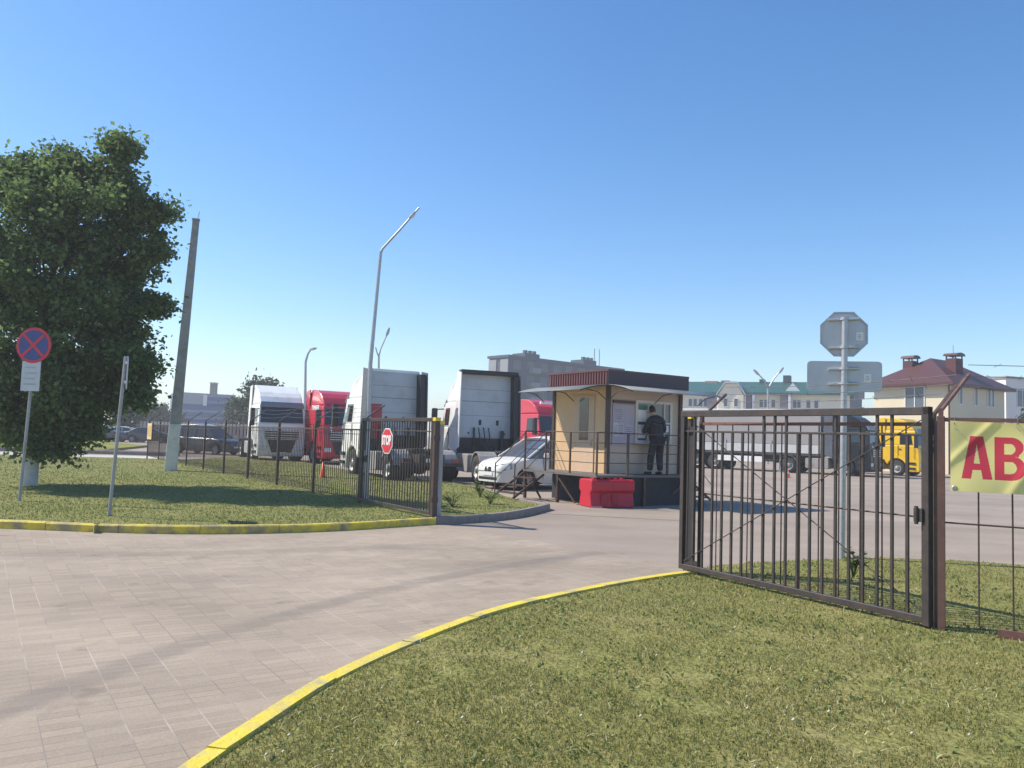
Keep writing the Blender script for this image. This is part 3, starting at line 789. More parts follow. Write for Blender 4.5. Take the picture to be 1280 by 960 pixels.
# ---- cars: body lofted along its length with real wheel openings
def car(name, label, loc, hd, paint, prof='van', group=None, L=4.6, W=0.90, Hroof=1.72, detail=True):
    t = thing(name, label, 'minivan' if prof == 'van' else 'car', loc, heading(hd), group)
    yf, yr = -.90, -.90-2.84*L/4.6        # axles; front bumper at y=0
    def interp(y, tab):
        for (a, b_), (c, d) in zip(tab, tab[1:]):
            if a >= y >= c: 
                f = (a-y)/(a-c) if a != c else 0
                f = f*f*(3-2*f) if tab is not top else f
                return b_+(d-b_)*f
        return tab[-1][1]
    k = L/4.6
    top = [(0, .62), (-.05, .76), (-.16, .84), (-.42, .92), (-.8, .985), (-1.15*k, 1.03), (-1.5*k, 1.05), (-4.3*k, 1.08), (-4.55*k, 1.02), (-L, .75)]
    wid = [(0, .52*W/.9), (-.08, .68*W/.9), (-.3, .82*W/.9), (-.7, W), (-3.9*k, W), (-L+.12, .84*W/.9), (-L, .72*W/.9)]
    RA = .385
    ys = sorted(set([0, -.03, -.08, -.16, -.25, -.38] + [round(yf+RA*math.cos(R(a)), 3) for a in range(0, 181, 12)] + [round(yr+RA*math.cos(R(a)), 3) for a in range(0, 181, 12)]
                    + [-1.6*k, -2.1*k, -2.6*k, -4.25*k, -4.4*k, -L+.12, -L+.05, -L]), reverse=True)
    b = MB(); rings = []
    for y in ys:
        zb = .20 if -.3 > y > -L+.3 else .24
        for ya in (yf, yr):
            dy = abs(y-ya)
            if dy < RA: zb = max(zb, .32 + math.sqrt(max(0, RA*RA-dy*dy)))
        zt = interp(y, top); w = interp(y, wid)
        zt = max(zt, zb+.03)
        half = [(w*.93, zb), (w*.985, zb+(zt-zb)*.18), (w, zb+(zt-zb)*.45), (w*.985, zb+(zt-zb)*.72), (w*.95, zb+(zt-zb)*.92), (w*.84, zt), (w*.45, zt+.02), (0, zt+.03)]
        ring = [V((x, y, z)) for x, z in half] + [V((-x, y, z)) for x, z in reversed(half[:-1])]
        rings.append(ring)
    n = len(rings[0]); vs = [p for r_ in rings for p in r_]; fs = []
    for i in range(len(rings)-1):
        for q in range(n-1): fs.append((i*n+q, i*n+q+1, (i+1)*n+q+1, (i+1)*n+q))
    fs += [tuple(range(n)), tuple((len(rings)-1)*n+q for q in range(n-1, -1, -1))]
    b.add(vs, fs, 0, True); body = b.build('body', paint, t)
    g = MB(); g.box(-W*.62, W*.62, -L+.3, -.25, .18, .58); g.build('underbody', M_black, t)
    # greenhouse
    if prof == 'van':
        st = [(-.98*k, 1.02, .80, 1.03), (-1.95*k, 1.06, .80, Hroof-.08), (-2.5*k, 1.06, .81, Hroof), (-3.6*k, 1.06, .81, Hroof-.01), (-4.2*k, 1.06, .79, Hroof-.07), (-4.55*k, 1.06, .76, 1.10)]
    else:
        st = [(-1.25*k, 1.02, .76, 1.03), (-2.0*k, 1.04, .78, Hroof-.06), (-2.6*k, 1.04, .78, Hroof), (-3.3*k, 1.04, .78, Hroof-.04), (-4.2*k, 1.04, .76, 1.10)]
    def gring(y, zb, w, zt, o=0):
        wt = w*(1-.20*(zt-zb)/.7)
        return [V((w*W/.9+o, y, zb)), V(((w*.3+wt*.7)*W/.9+o, y, zb+(zt-zb)*.7)), V((wt*W/.9+o, y, zt-.03)), V((wt*.8*W/.9, y, zt+o)), V((0, y, zt+.02+o)),
                V((-wt*.8*W/.9, y, zt+o)), V((-wt*W/.9-o, y, zt-.03)), V((-(w*.3+wt*.7)*W/.9-o, y, zb+(zt-zb)*.7)), V((-w*W/.9-o, y, zb))]
    rr = [gring(*s_) for s_ in st]; n = 9
    g = MB(); vs = [p for r_ in rr for p in r_]
    fs = [(i*n+q, i*n+q+1, (i+1)*n+q+1, (i+1)*n+q) for i in range(len(rr)-1) for q in range(n-1)] + [tuple(range(n)), tuple((len(rr)-1)*n+q for q in range(n-1, -1, -1))]
    g.add(vs, fs, 0, False); g.build('windows', M_carglass if detail else M_glass, t)
    # roof skin and pillars
    g = MB(); r2 = [gring(y, zb, w, zt, .012)[2:7] for (y, zb, w, zt) in st[1:-1]]
    vs = [p for r_ in r2 for p in r_]; n2 = 5
    fs = [(i*n2+q, i*n2+q+1, (i+1)*n2+q+1, (i+1)*n2+q) for i in range(len(r2)-1) for q in range(n2-1)]
    g.add(vs, fs, 0, True); g.build('roof', paint, t)
    for sd in (0, 8):
        g = MB(); s2 = 2 if sd == 0 else 6; s1 = 1 if sd == 0 else 7
        g.tube([rr[0][sd], rr[1][s2], rr[2][s2]], .035, 6)
        for i in range(2, len(rr)-1):
            g.tube([rr[i][sd], rr[i][s1], rr[i][s2]], .03, 6)
        g.tube([rr[-1][sd], rr[-2][s2]], .05, 6)
        g.tube([q[s2] for q in rr[1:-1]], .03, 6)
        g.build('pillar', paint, t)
    for x in (-1, 1):
        for y in (yf, yr): wheel(t, CW, x*(W-.11), y, .32)
        if detail:
            g = MB(); xx = x*(W+.12); g.hexa([(xx-.11, -1.62*k, 1.04), (xx+.09, -1.60*k, 1.04), (xx+.06, -1.48*k, 1.04), (xx-.11, -1.46*k, 1.04), (xx-.11, -1.62*k, 1.20), (xx+.09, -1.60*k, 1.20), (xx+.06, -1.50*k, 1.20), (xx-.11, -1.48*k, 1.20)])
            g.build('mirror', M_white if paint.name.startswith('silver') else paint, t, bevel=.03)
            g = MB(); y0, y1 = -.10, -.42
            q = [(x*.32*W/.9, -.02, .60), (x*.66*W/.9, -.07, .61), (x*.84*W/.9, -.34, .68), (x*.82*W/.9, -.34, .82), (x*.60*W/.9, -.09, .775), (x*.32*W/.9, -.03, .73)]
            if x > 0: pass
            g.slab(q if x > 0 else q[::-1], .035); g.build('headlight', M_carlamp, t)
            for yy in (-1.55*k, -2.65*k, -3.6*k): MB().box(x*W*.985-.008, x*W*.985+.008, yy-.006, yy+.006, .35, 1.02).build('door_seam', M_black, t)
            for yy in (-2.5*k, -3.45*k): MB().box(x*W-.015, x*W+.02, yy-.09, yy+.09, .86, .89).build('door_handle', M_black, t)
            g = MB(); g.slab([(x*.45, -L-.004, .75), (x*.72, -L+.02, .75), (x*.70, -L+.06, 1.0), (x*.5, -L+.01, 1.0)][::x], .03); g.build('tail_light', M_redlens, t)
    if detail:
        MB().box(-W*.80, W*.80, -.035, .010, .565, .578).build('bumper_seam', M_black, t)
        g = MB(); g.prism([(-.17, .58), (.17, .58), (.13, .71), (-.13, .71)], -.04, .022, 'XZ'); g.build('grille', M_black, t)
        g = MB(); g.lathe([(.001, .03), (.055, .03), (.06, .0)], 14, 'Z', (0, 0, 0)); o = g.build('emblem_ring', M_chrome, t, (0, .002, .645)); o.rotation_euler.x = R(-90)
        g = MB(); g.box(-.5, .5, -.05, .012, .30, .40); g.build('air_intake', M_black, t, bevel=.02)
        g = MB(); g.box(-.26, .26, -.02, .022, .44, .55); g.build('number_plate', M_plate, t)
    return t
M_silver = mat('silver_car_paint', (0.66, 0.66, 0.64), 0.4, 0.0, var=0.04, scale=2, coat=0.25)
M_dkblue = mat('dark_grey_car_paint', (0.06, 0.065, 0.08), 0.3, 0.3, var=0.1, coat=0.7)
M_dkcar = mat('dark_car_paint', (0.03, 0.032, 0.035), 0.3, 0.2, var=0.1, coat=0.7)
M_wcar = mat('white_car_paint', (0.7, 0.7, 0.7), 0.3, var=0.05, coat=0.7)
hc = V((-.80, -.60, 0))
fw = G(656, 613); left = V((hc.y*-1, hc.x, 0)); left = V((-hc.y, hc.x, 0))
car('parked_car', 'silver minivan parked nose out beside the kiosk steps', fw - left*0.79 + hc*0.90, hc, M_silver)
hm = V((.90, -.35, 0)).normalized()
pm = AT(296, 560, 50); pm.z = 0
car('parked_car', 'dark grey minivan seen through the fence left of the white truck', pm, hm, M_dkblue, L=4.7, Hroof=1.85)
rowcars = [(150, 78, M_dkcar, 'dark car parked under the branches at the far left', 'sedan'), (176, 80, M_wcar, 'white car left of the ochre fence notice, on the far side of the verge', 'sedan'),
           (205, 79, M_dkcar, 'dark car right of the ochre fence notice, on the far side of the verge', 'sedan')]
for u, Y, m_, lb, pf in rowcars:
    p = AT(u+12, 546, Y); p.z = 0
    car('parked_car', lb, p, V((1, .15, 0)).normalized(), m_, pf, 'cars parked beyond the far verge', L=4.4, Hroof=1.5, detail=False)
# ------------------------------------------------------------------ gates and fences
def leaf_gate(name, label, p0, p1, z0, z1, bars, full, midz, cap_label=None, braces=True, tight=False):
    """p0 = meeting stile end, p1 = other end; local x from p0 to p1"""
    d = (p1 - p0); L = d.length; rz = math.atan2(d.y, d.x)
    t = thing(name, label, 'gate', (p0.x, p0.y, 0), rz)
    g = MB()
    g.box(0, L, -.035, .035, z1-.072, z1); g.box(0, L, -.03, .03, z0, z0+.06)
    g.box(0, .06, -.03, .03, z0+.06, z1-.06); g.box(L-.07, L, -.035, .035, z0-.02, z1+.004)
    g.box(.05 if not tight else .06, L-.07, -.012, .012, midz-.012, midz+.012)
    g.build('frame', M_gatesteel, t, bevel=.004, seg=1)
    for i in range(bars):
        x = .06 + (L-.13)*(i+1)/(bars+1)
        top_ = z1-.06 if i in full else midz-.012
        g = MB(); hb_ = .012 if not tight else .009; g.box(x-hb_, x+hb_, -hb_, hb_, z0+.06, top_); g.build('bar', M_gatesteel, t)
    if braces:
        for q1, q2 in (((.08, .025, z1-.1), (L-.08, .025, z0+.08)), ((.08, -.02, z0+.1), (L-.08, -.02, z1-.12))): MB().tube([q1, q2], .006, 5).build('brace_rod', M_gatesteel, t)
    g = MB(); g.tube([(L-.10, -.06, 1.0), (L-.10, -.06, 1.16)], .018, 8); g.box(L-.13, L-.05, -.055, -.03, 1.02, 1.14); g.build('latch', M_gatesteel, t)
    return t, rz, L

hl_ = G(541, 655)
gateL_end = hl_ + A*3.42
tL, rzL, LL = leaf_gate('gate', 'open left gate leaf carrying the red stop sign', hl_ + A*.10, gateL_end, .16, 1.98, 26, set(range(26)), 1.72, braces=False, tight=True)
def gate_post(label, p, h, w, m, cap=True):
    t = thing('gate_post', label, 'gate post', (p.x, p.y, 0), ROT_B)
    g = MB(); g.box(-w/2, w/2, -w/2, w/2, -.05, h); g.build('post', m, t, bevel=.004, seg=1)
    if cap:
        g = MB(); g.box(-w/2-.006, w/2+.006, -w/2-.006, w/2+.006, h-.06, h+.006); g.build('yellow_cap', M_yellow, t)
    for z in (.45, 1.6): MB().tube([(-w/2-.02, -w/2-.02, z-.05), (-w/2-.02, -w/2-.02, z+.05)], .02, 8).build('hinge', M_gatesteel, t)
    return t
gate_post('dark brown gate post with yellow cap at the kerb end, left of the entrance', hl_, 1.98, .10, M_brown)
gate_post('pale grey gate post with yellow cap standing against the brown one', hl_ + B*.13 + A*.06, 1.92, .09, mat('pale_post', (0.34, 0.34, 0.34), 0.5, var=0.12, scale=10, dirt=(.25, .2, .16), dirt_amt=.5))

def mesh_fence(name, label, pts, post_h, step_bar, m_post, m_bar, z0=.1, rails=(.18, 1.62), r_bar=.006, toprail=None, arms=None, armlen=.6, kind_cat='fence', skip=(), post_w=.06, wires=True, m_rail=None):
    """posts at pts, bays of thin rods between; angled arms on top carrying barbed wire"""
    o = pts[0]
    t = thing(name, label, kind_cat, (o.x, o.y, 0))
    L = [p - V((o.x, o.y, 0)) for p in pts]
    for i, p in enumerate(L):
        if i in skip: continue
        g = MB(); d = (L[min(i+1, len(L)-1)] - L[max(i-1, 0)]).normalized()
        g.bar((p.x, p.y, -.05), (p.x, p.y, post_h), post_w, post_w, up=d); po = g.build('post', m_post, t, bevel=.003, seg=1)
        if arms and i in arms:
            g = MB(); q = V((p.x, p.y, post_h-.03))
            g.bar(q, q + UP*.10, .04, .04, up=d); g.bar(q + UP*.08, q + UP*.08 + (B*.85 + UP*.62)*armlen, .028, .026)
            g.build('barbed_wire_arm', m_post, t)
    for i in range(len(L)-1):
        a, b_ = L[i], L[i+1]; d = b_-a; n = max(2, int(d.length/step_bar)); dn = d.normalized()
        a2, b2 = a + dn*post_w*.5, b_ - dn*post_w*.5
        g = MB()
        for k in range(1, n):
            q = a2 + (b2-a2)*(k/n); jit = random.uniform(-.004, .004)
            g.tube([(q.x, q.y, z0+.06), (q.x+jit, q.y, toprail if toprail else post_h-.12)], r_bar, 5, caps=False)
        for z in rails: g.tube([(a2.x, a2.y, z), (b2.x, b2.y, z)], .008, 5)
        g.build('rod_panel', m_bar, t)
        if toprail:
            g = MB(); g.bar((a2.x, a2.y, toprail), (b2.x, b2.y, toprail), .035, .035); g.build('top_rail', m_rail or m_post, t)
    if arms and wires:
        g = MB(); idx = sorted(arms)
        for f in (.35, .65, .97):
            for i, j in zip(idx, idx[1:]):
                a = L[i] + UP*(post_h+.05) + (B*.85+UP*.62)*armlen*f; b_ = L[j] + UP*(post_h+.05) + (B*.85+UP*.62)*armlen*f
                pp = [a + (b_-a)*(k/6) - UP*.04*math.sin(math.pi*k/6) for k in range(7)]
                g.tube(pp, .0032, 4, caps=False)
                m = int((b_-a).length/.22)
                for k in range(1, m):
                    s_ = k/m; c = a + (b_-a)*s_ - UP*.04*math.sin(math.pi*s_); e1 = V((random.uniform(-1, 1), random.uniform(-1, 1), random.uniform(-1, 1)))*.028
                    g.tube([c-e1, c+e1], .0025, 3, caps=False)
        g.build('barbed_wire', M_galvd, t)
    return t
M_galvd = mat('dull_wire', (0.16, 0.15, 0.15), 0.5, 0.4, var=0.2)
fl_pts = [gateL_end + A*.06 + A*2.92*i for i in range(10)]
mesh_fence('fence', 'brown rod fence running away past the trucks to the ochre notice', fl_pts, 1.86, .125, M_brown, M_brown, arms=set(range(10)), armlen=.62, toprail=1.72, r_bar=.0085)
# ochre notice
a_, b_ = fl_pts[-1], fl_pts[-2]
t = thing('notice_sign', 'ochre notice panel wired to the far end of the brown rod fence', 'notice', (a_.x, a_.y, 0), math.atan2((b_-a_).y, (b_-a_).x))
g = MB(); g.box(.25, 1.35, -.10, -.07, 1.0, 1.78); pn = g.build('panel', mat('ochre_panel', (0.62, 0.48, 0.26), 0.6, var=0.1), t)
g = MB(); g.box(.36, 1.24, -.106, -.1, 1.14, 1.66); g.build('printed_field', mat('ochre_print', (0.52, 0.33, 0.10), 0.6, var=0.25, scale=6), t)
for x in (.4, 1.2):
    g = MB(); g.box(x-.02, x+.02, -.07, -.02, .98, 1.8); g.build('bracket', M_brown, t)

M_rust2 = mat('brown_red_post', (0.14, 0.072, 0.058), 0.55, var=0.2, scale=12, dirt=(0.08, 0.05, 0.04), dirt_amt=0.6)
# right gate leaf
P0, P1 = G(850, 713, .1), G(1164, 785, .1)
tR, rzR, LR = leaf_gate('gate', 'large open gate leaf on the right, bars up to a heavy top rail', P0, P1, .13, 2.05, 19, {0, 7, 8, 9, 13, 16, 17}, 1.80)
nfR = (P1-P0).normalized(); sideR = V((-nfR.y, nfR.x, 0))      # towards the yard
if sideR.dot(B) < 0: sideR = -sideR
g = MB(); g.box(.085, .20, .02, .05, .19, 1.86); g.box(.06, .30, -.008, .008, .19, .25)
g.build('lock_plate', mat('dark_lock_plate', (0.03, 0.027, 0.027), .6, var=.2), tR)
q0 = P0 + sideR*.16 + nfR*(-.02)
t = thing('gate_post', 'dark gate post with yellow cap behind the near corner of the big gate', 'gate post', (q0.x, q0.y, 0), rzR)
g = MB(); g.box(-.05, .05, -.05, .05, 0, 1.98); g.build('post', M_gatesteel, t, bevel=.004, seg=1)
g = MB(); g.box(-.056, .056, -.056, .056, 1.96, 2.05); g.build('yellow_cap', M_yellow, t)
# rod fence behind the gate leaf and on to the right
qa = P0 + sideR*.17 + nfR*.16; qb = P1 + sideR*.12 - nfR*.05; 
dirF = (G(1285, 800, .1) - G(1178, 786, .1)).normalized()
dirF = V((.86, -.51, 0)).normalized()
qc = G(1177, 786, .1)
mesh_fence('fence', 'rod fence with red-brown rail standing right behind the big open gate leaf', [qa, qb], 1.93, .235, M_brown, M_brown, m_rail=M_redbrown, rails=(1.05,), toprail=1.90, arms={0, 1}, armlen=.5, r_bar=.0075, post_w=.05)
fR = [qc, qc + dirF*2.6, qc + dirF*5.2]
mesh_fence('fence', 'rod fence on the right edge that the yellow banner hangs on', fR, 1.97, .26, M_rust2, M_brown, rails=(1.03,), toprail=1.94, arms={0, 1, 2}, armlen=.58, r_bar=.0075, post_w=.062)
# low board under the fence
e0 = qc + dirF*.42; t = MB(); t.bar((0, 0, .06), tuple(dirF*3.2 + UP*.06), .04, .14)
tag(t.build('kick_board', M_redbrown, None, (e0.x, e0.y, .03)), 'rusty low board lying along the foot of the banner fence', 'board')
# small hinge hardware on right post
t = MB()
# ---- banner with letters cut into the sheet
def in_poly(x, y, P):
    c = False; j = len(P)-1
    for i in range(len(P)):
        if (P[i][1] > y) != (P[j][1] > y) and x < (P[j][0]-P[i][0])*(y-P[i][1])/(P[j][1]-P[i][1]) + P[i][0]: c = not c
        j = i
    return c
def ell(cx, cy, rx, ry, a0, a1, n=10):
    return [(cx+rx*math.cos(R(a0+(a1-a0)*k/n)), cy+ry*math.sin(R(a0+(a1-a0)*k/n))) for k in range(n+1)]
LET = {}
LET['A'] = ([(0, 0), (.125, 0), (.145, .20), (.255, .20), (.275, 0), (.40, 0), (.285, 1), (.115, 1)], [[(.16, .36), (.24, .36), (.2, .80)]])
LET['B'] = ([(0, 0)] + [(.22, 0)] + ell(.22, .28, .17, .28, -90, 80) + [(.30, .54)] + ell(.2, .77, .165, .23, -50, 90) + [(0, 1)],
            [[(.12, .15)] + ell(.20, .29, .075, .14, -90, 90) + [(.12, .43)], [(.12, .60)] + ell(.19, .725, .07, .125, -90, 90) + [(.12, .85)]])
LET['T'] = ([(.11, 0), (.25, 0), (.25, .82), (.36, .82), (.36, 1), (0, 1), (0, .82), (.11, .82)], [])
def letter_at(x, z):
    """banner coordinates (m): x along, z up from bottom"""
    H = .375; z0 = .115
    for ch, x0, wd in (('A', .085, .58), ('B', .335, .58), ('T', .575, .6)):
        u = (x-x0)/wd; v = (z-z0)/H
        if -.05 < u < 1.05 and 0 <= v <= 1:
            out, holes = LET[ch]
            uu = u
            if in_poly(uu, v, [(p[0]*(1.0 if ch == 'A' else 1.0), p[1]) for p in out]) and not any(in_poly(uu, v, h) for h in holes): return True
    return False
bl = 3.1; bh = .615
bo = qc + dirF*.075
# banner hangs a little proud of the fence, on the camera side
nb = V((dirF.y, -dirF.x, 0)); nb = nb if nb.dot(-bo) > 0 else -nb
t_ban = thing('banner', 'yellow vinyl banner with big red letters hung on the fence at right', 'banner', (bo.x+nb.x*.05, bo.y+nb.y*.05, 0), math.atan2(dirF.y, dirF.x))
def bz(x, z):
    w = .012*math.sin(x*9+z*5) + .010*math.sin(x*4.2-z*9+1) + .010*math.exp(-((x-.05)/.12)**2-((z-.5)/.2)**2)
    w += .014*math.exp(-(((x-.62)-.55*(z-.3))/.05)**2) - .010*math.exp(-(((x-1.0)+.7*(z-.3))/.06)**2) + .012*math.exp(-(((x-.33)-.9*(z-.62))/.045)**2)  # soft folds, added in place of the gate post's cast shadow
    return -w
xs = list(np.arange(0, 1.0, .0045)) + list(np.arange(1.0, bl, .03)); zs = list(np.linspace(0, bh, 142))
vs = []; idx = {}
for i, x in enumerate(xs):
    for j, z in enumerate(zs):
        sag = -.012*math.sin(math.pi*min(1, (x % 1.0))) * (z/bh)
        vs.append((x, bz(x, z), 1.315 + z*(1+.0*x) + sag - .004*x))
nz = len(zs)
fy_, fr_ = [], []
for i in range(len(xs)-1):
    for j in range(nz-1):
        f = (i*nz+j, (i+1)*nz+j, (i+1)*nz+j+1, i*nz+j+1)
        (fr_ if letter_at((xs[i]+xs[i+1])/2, (zs[j]+zs[j+1])/2) else fy_).append(f)
M_bany = mat('yellow_vinyl', (0.86, 0.77, 0.30), 0.45, var=0.05, scale=3, trans=0.35, dirt=(0.72, 0.65, 0.30), dirt_amt=.4)
M_banr = mat('red_print', (0.60, 0.045, 0.075), 0.45, var=0.05, scale=3, trans=0.25)
def submesh(vs, fs):
    used = sorted({i for f in fs for i in f}); mp = {o: n for n, o in enumerate(used)}
    return [vs[i] for i in used], [tuple(mp[i] for i in f) for f in fs]
v_, f_ = submesh(vs, fy_); MB().add(v_, f_, 0, True).build('sheet', M_bany, t_ban)
v_, f_ = submesh(vs, fr_); MB().add(v_, f_, 0, True).build('lettering', M_banr, t_ban)
for x in (.03, .5, 1.0, 1.6, 2.3):
    g = MB(); z = 1.315+bh-.03; g.tube([(x, -.02, z), (x+.01, .02, z+.06), (x, .05, z+.03), (x-.01, .0, z-.01), (x+.02, -.03, z-.05)], .004, 5); g.build('wire_tie', M_galvd, t_ban)
for x in (.03, .9):
    g = MB(); g.lathe([(.012, -.004), (.022, -.004), (.022, .004), (.012, .004)], 12, 'Z'); o = g.build('eyelet', M_galv, t_ban, (x, bz(x, .02)-.004, 1.34)); o.rotation_euler.x = R(90)

# ------------------------------------------------------------------ signs
def octagon(r): return [(r*math.cos(R(22.5+45*k)), r*math.sin(R(22.5+45*k))) for k in range(8)]
M_signred = mat('sign_red', (0.60, 0.02, 0.045), 0.35, var=0.04)
M_signback = mat('sign_back_grey', (0.50, 0.52, 0.54), 0.45, 0.3, var=0.07, scale=4)
# stop sign on the left gate: faces the camera side of the leaf
ps = hl_ + A*2.05
ns = V((A.y, -A.x, 0)); ns = -ns if ns.dot(-ps) < 0 else ns
ps = ps + ns*.045
t = thing('stop_sign', 'red octagonal STOP sign wired to the left gate', 'stop sign', (ps.x, ps.y, 0), math.atan2(ns.y, ns.x)+math.pi/2)
g = MB(); g.prism([(x, z+1.50) for x, z in octagon(.285)], -.003, .012, 'XZ'); g.build('plate', M_white, t)
g = MB(); g.prism([(x, z+1.50) for x, z in octagon(.262)], -.008, -.0032, 'XZ'); g.build('red_face', M_signred, t)
me = text_mesh('STOP', .25, .012, .003); me.materials.append(M_white); o = link('lettering', me, t, (0, -.013, 1.505)); o.rotation_euler = (R(90), 0, 0); o.scale = (.70, 1.08, 1)
# octagon and plate seen from behind, right
pb = G(1052, 700, .05)
t = thing('road_sign', 'back of an octagonal sign above a rectangular plate on a grey post', 'road sign', (pb.x, pb.y, 0), R(-12))
top_z = AT(1056, 398, pb.y).z
g = MB(); g.tube([(0, 0, 0), (0.03, 0, top_z)], .045, 12); g.build('post', M_galv, t)
oz = AT(1056, 417, pb.y).z
g = MB(); g.prism([(x+.03, z+oz) for x, z in octagon(.355)], .085, .10, 'XZ'); o8 = g.build('octagonal_plate', M_signback, t)
g = MB()
oc = octagon(.36); oi = octagon(.335)
for k in range(8):
    a1, a2, b1, b2 = oc[k], oc[(k+1) % 8], oi[k], oi[(k+1) % 8]
    g.prism([(a1[0]+.03, a1[1]+oz), (a2[0]+.03, a2[1]+oz), (b2[0]+.03, b2[1]+oz), (b1[0]+.03, b1[1]+oz)], .07, .083, 'XZ')
g.build('plate_rim', M_galv, o8)
rz_ = AT(1056, 470, pb.y).z
g = MB(); rr_ = []
for cx, cz, a0 in ((.46, .175, 0), (-.46, .175, 90), (-.46, -.175, 180), (.46, -.175, 270)):
    rr_ += [(cx+.06*math.cos(R(a0+30*k))+.04, cz+.05*math.sin(R(a0+30*k))+rz_) for k in range(4)]
g.prism(rr_, .085, .10, 'XZ'); g.build('rectangular_plate', M_signback, t)
for z in (oz+.22, oz-.2, rz_+.11, rz_-.11):
    g = MB()
    g.tube([(-.19, .065, z-.01), (.24, .065, z+.01)], .022, 8); g.build('clamp_rail', M_alu, t)
    g = MB(); g.tube([(.025, .0, z-.02), (.025, .0, z+.02)], .058, 12); g.build('clamp', M_galv, t)
for x, z in ((.25, oz-.03), (.36, rz_-.02)):
    g = MB(); g.box(x-.05, x+.05, .079, .084, z-.06, z+.06); st_ = g.build('sticker', M_white, t)
    g = MB(); 
    for k in range(3): g.box(x-.025, x+.02, .075, .0785, z-.03+.025*k, z-.022+.025*k)
    g.build('sticker_print', M_greysteel, st_)
# no stopping sign
pn_ = G(24, 626, .1)
t = thing('no_stopping_sign', 'round blue and red no stopping sign on a leaning post', 'road sign', (pn_.x, pn_.y, 0), R(-4))
lean = .16; ztop = AT(42, 412, pn_.y).z
zc = AT(41, 432, pn_.y).z
def lx(z): return lean*z/3.4*.65
g = MB(); g.tube([(0, 0, .0), (lx(zc+.2), 0, zc+.25)], .03, 10); g.build('post', M_greysteel, t)
M_blue = mat('sign_blue', (0.028, 0.055, 0.22), 0.35, var=0.06)
xc = lx(zc)
def disc(r, y0, y1, n=40): return MB().prism([(xc+r*math.cos(2*math.pi*k/n), zc+r*math.sin(2*math.pi*k/n)) for k in range(n)], y0, y1, 'XZ')
disc(.355, -.055, -.035).build('disc', M_signred, t)
disc(.300, -.060, -.0555).build('blue_face', M_blue, t)
for s_ in (1, -1):
    g = MB(); d = V((math.cos(R(45)), 0, s_*math.sin(R(45))))*.30; c = V((xc, -.063-.001*s_, zc)); g.bar(c-d, c+d, .003, .055, up=V((-d.z, 0, d.x)).normalized()); g.build('cross_bar', M_signred, t)
zp = AT(40, 470, pn_.y).z
g = MB(); g.box(lx(zp)-.19, lx(zp)+.19, -.05, -.034, zp-.30, zp+.29); pl = g.build('plate', M_signback, t)
g = MB()
for k in range(4): g.box(lx(zp)-.13, lx(zp)+.13-.03*(k % 2), -.0535, -.0505, zp-.18+.11*k, zp-.15+.11*k)
g.build('plate_print', mat('faint_print', (.38, .40, .43), .5), t)
# sign seen edge-on
pe = G(136, 645, .1)
t = thing('road_sign', 'thin sign seen edge-on on a grey post near the kerb, left of the pole', 'road sign', (pe.x, pe.y, 0), R(115))
zt_ = AT(150, 445, pe.y).z
tube = MB().tube([(0, 0, 0), (0, -.10, zt_)], .03, 10); tube.build('post', M_greysteel, t)
g = MB(); g.box(-.34, .34, -.145, -.13, zt_-.56, zt_-.02); g.build('plate', M_signback, t)
g = MB()
for z in (zt_-.12, zt_-.45): g.box(-.2, .2, -.13, -.10, z-.02, z+.02)
g.build('clamp_rail', M_alu, t)

# ------------------------------------------------------------------ poles and lamps
pp = G(213, 588, .1)
t = thing('utility_pole', 'leaning tapered concrete pole with its foot painted white', 'utility pole', (pp.x, pp.y, 0), R(20))
ztp = AT(245, 276, pp.y).z; xt = AT(245, 276, pp.y).x - pp.x
def rot2(x, y, a): return V((x*math.cos(a)-y*math.sin(a), x*math.sin(a)+y*math.cos(a), 0))
tv = rot2(xt, 0, R(-20)); zw = AT(216, 530, pp.y).z
def polyat(z): return tv*(z/ztp)
def hw_(z): return .20 - .085*z/ztp
g = MB()
def ring4(z, k=1.0):
    c = polyat(z); h = hw_(z)*k
    return [(c.x-h, c.y-h, z), (c.x+h, c.y-h, z), (c.x+h, c.y+h, z), (c.x-h, c.y+h, z)]
M_conc = mat('weathered_concrete', (0.30, 0.295, 0.28), 0.85, var=0.15, scale=3, bump=0.3, dirt=(0.15, 0.15, 0.14), dirt_amt=.6)
g.hexa(ring4(zw) + ring4(ztp)); g.build('shaft', M_conc, t, bevel=.02)
g = MB(); g.hexa(ring4(-.1, 1.02) + ring4(zw-.002, 1.02)); g.build('painted_foot', mat('whitewash', (0.66, 0.66, 0.63), 0.85, var=0.08, scale=5, bump=.2, dirt=(.4, .38, .34), dirt_amt=.5), t, bevel=.02)
g = MB(); c = polyat(ztp); g.box(c.x-.13, c.x+.13, c.y-.13, c.y+.13, ztp, ztp+.06); g.tube([(c.x+.05, c.y, ztp+.05), (c.x+.10, c.y, ztp+.35)], .012, 6)
g.build('top_cap', M_conc, t)

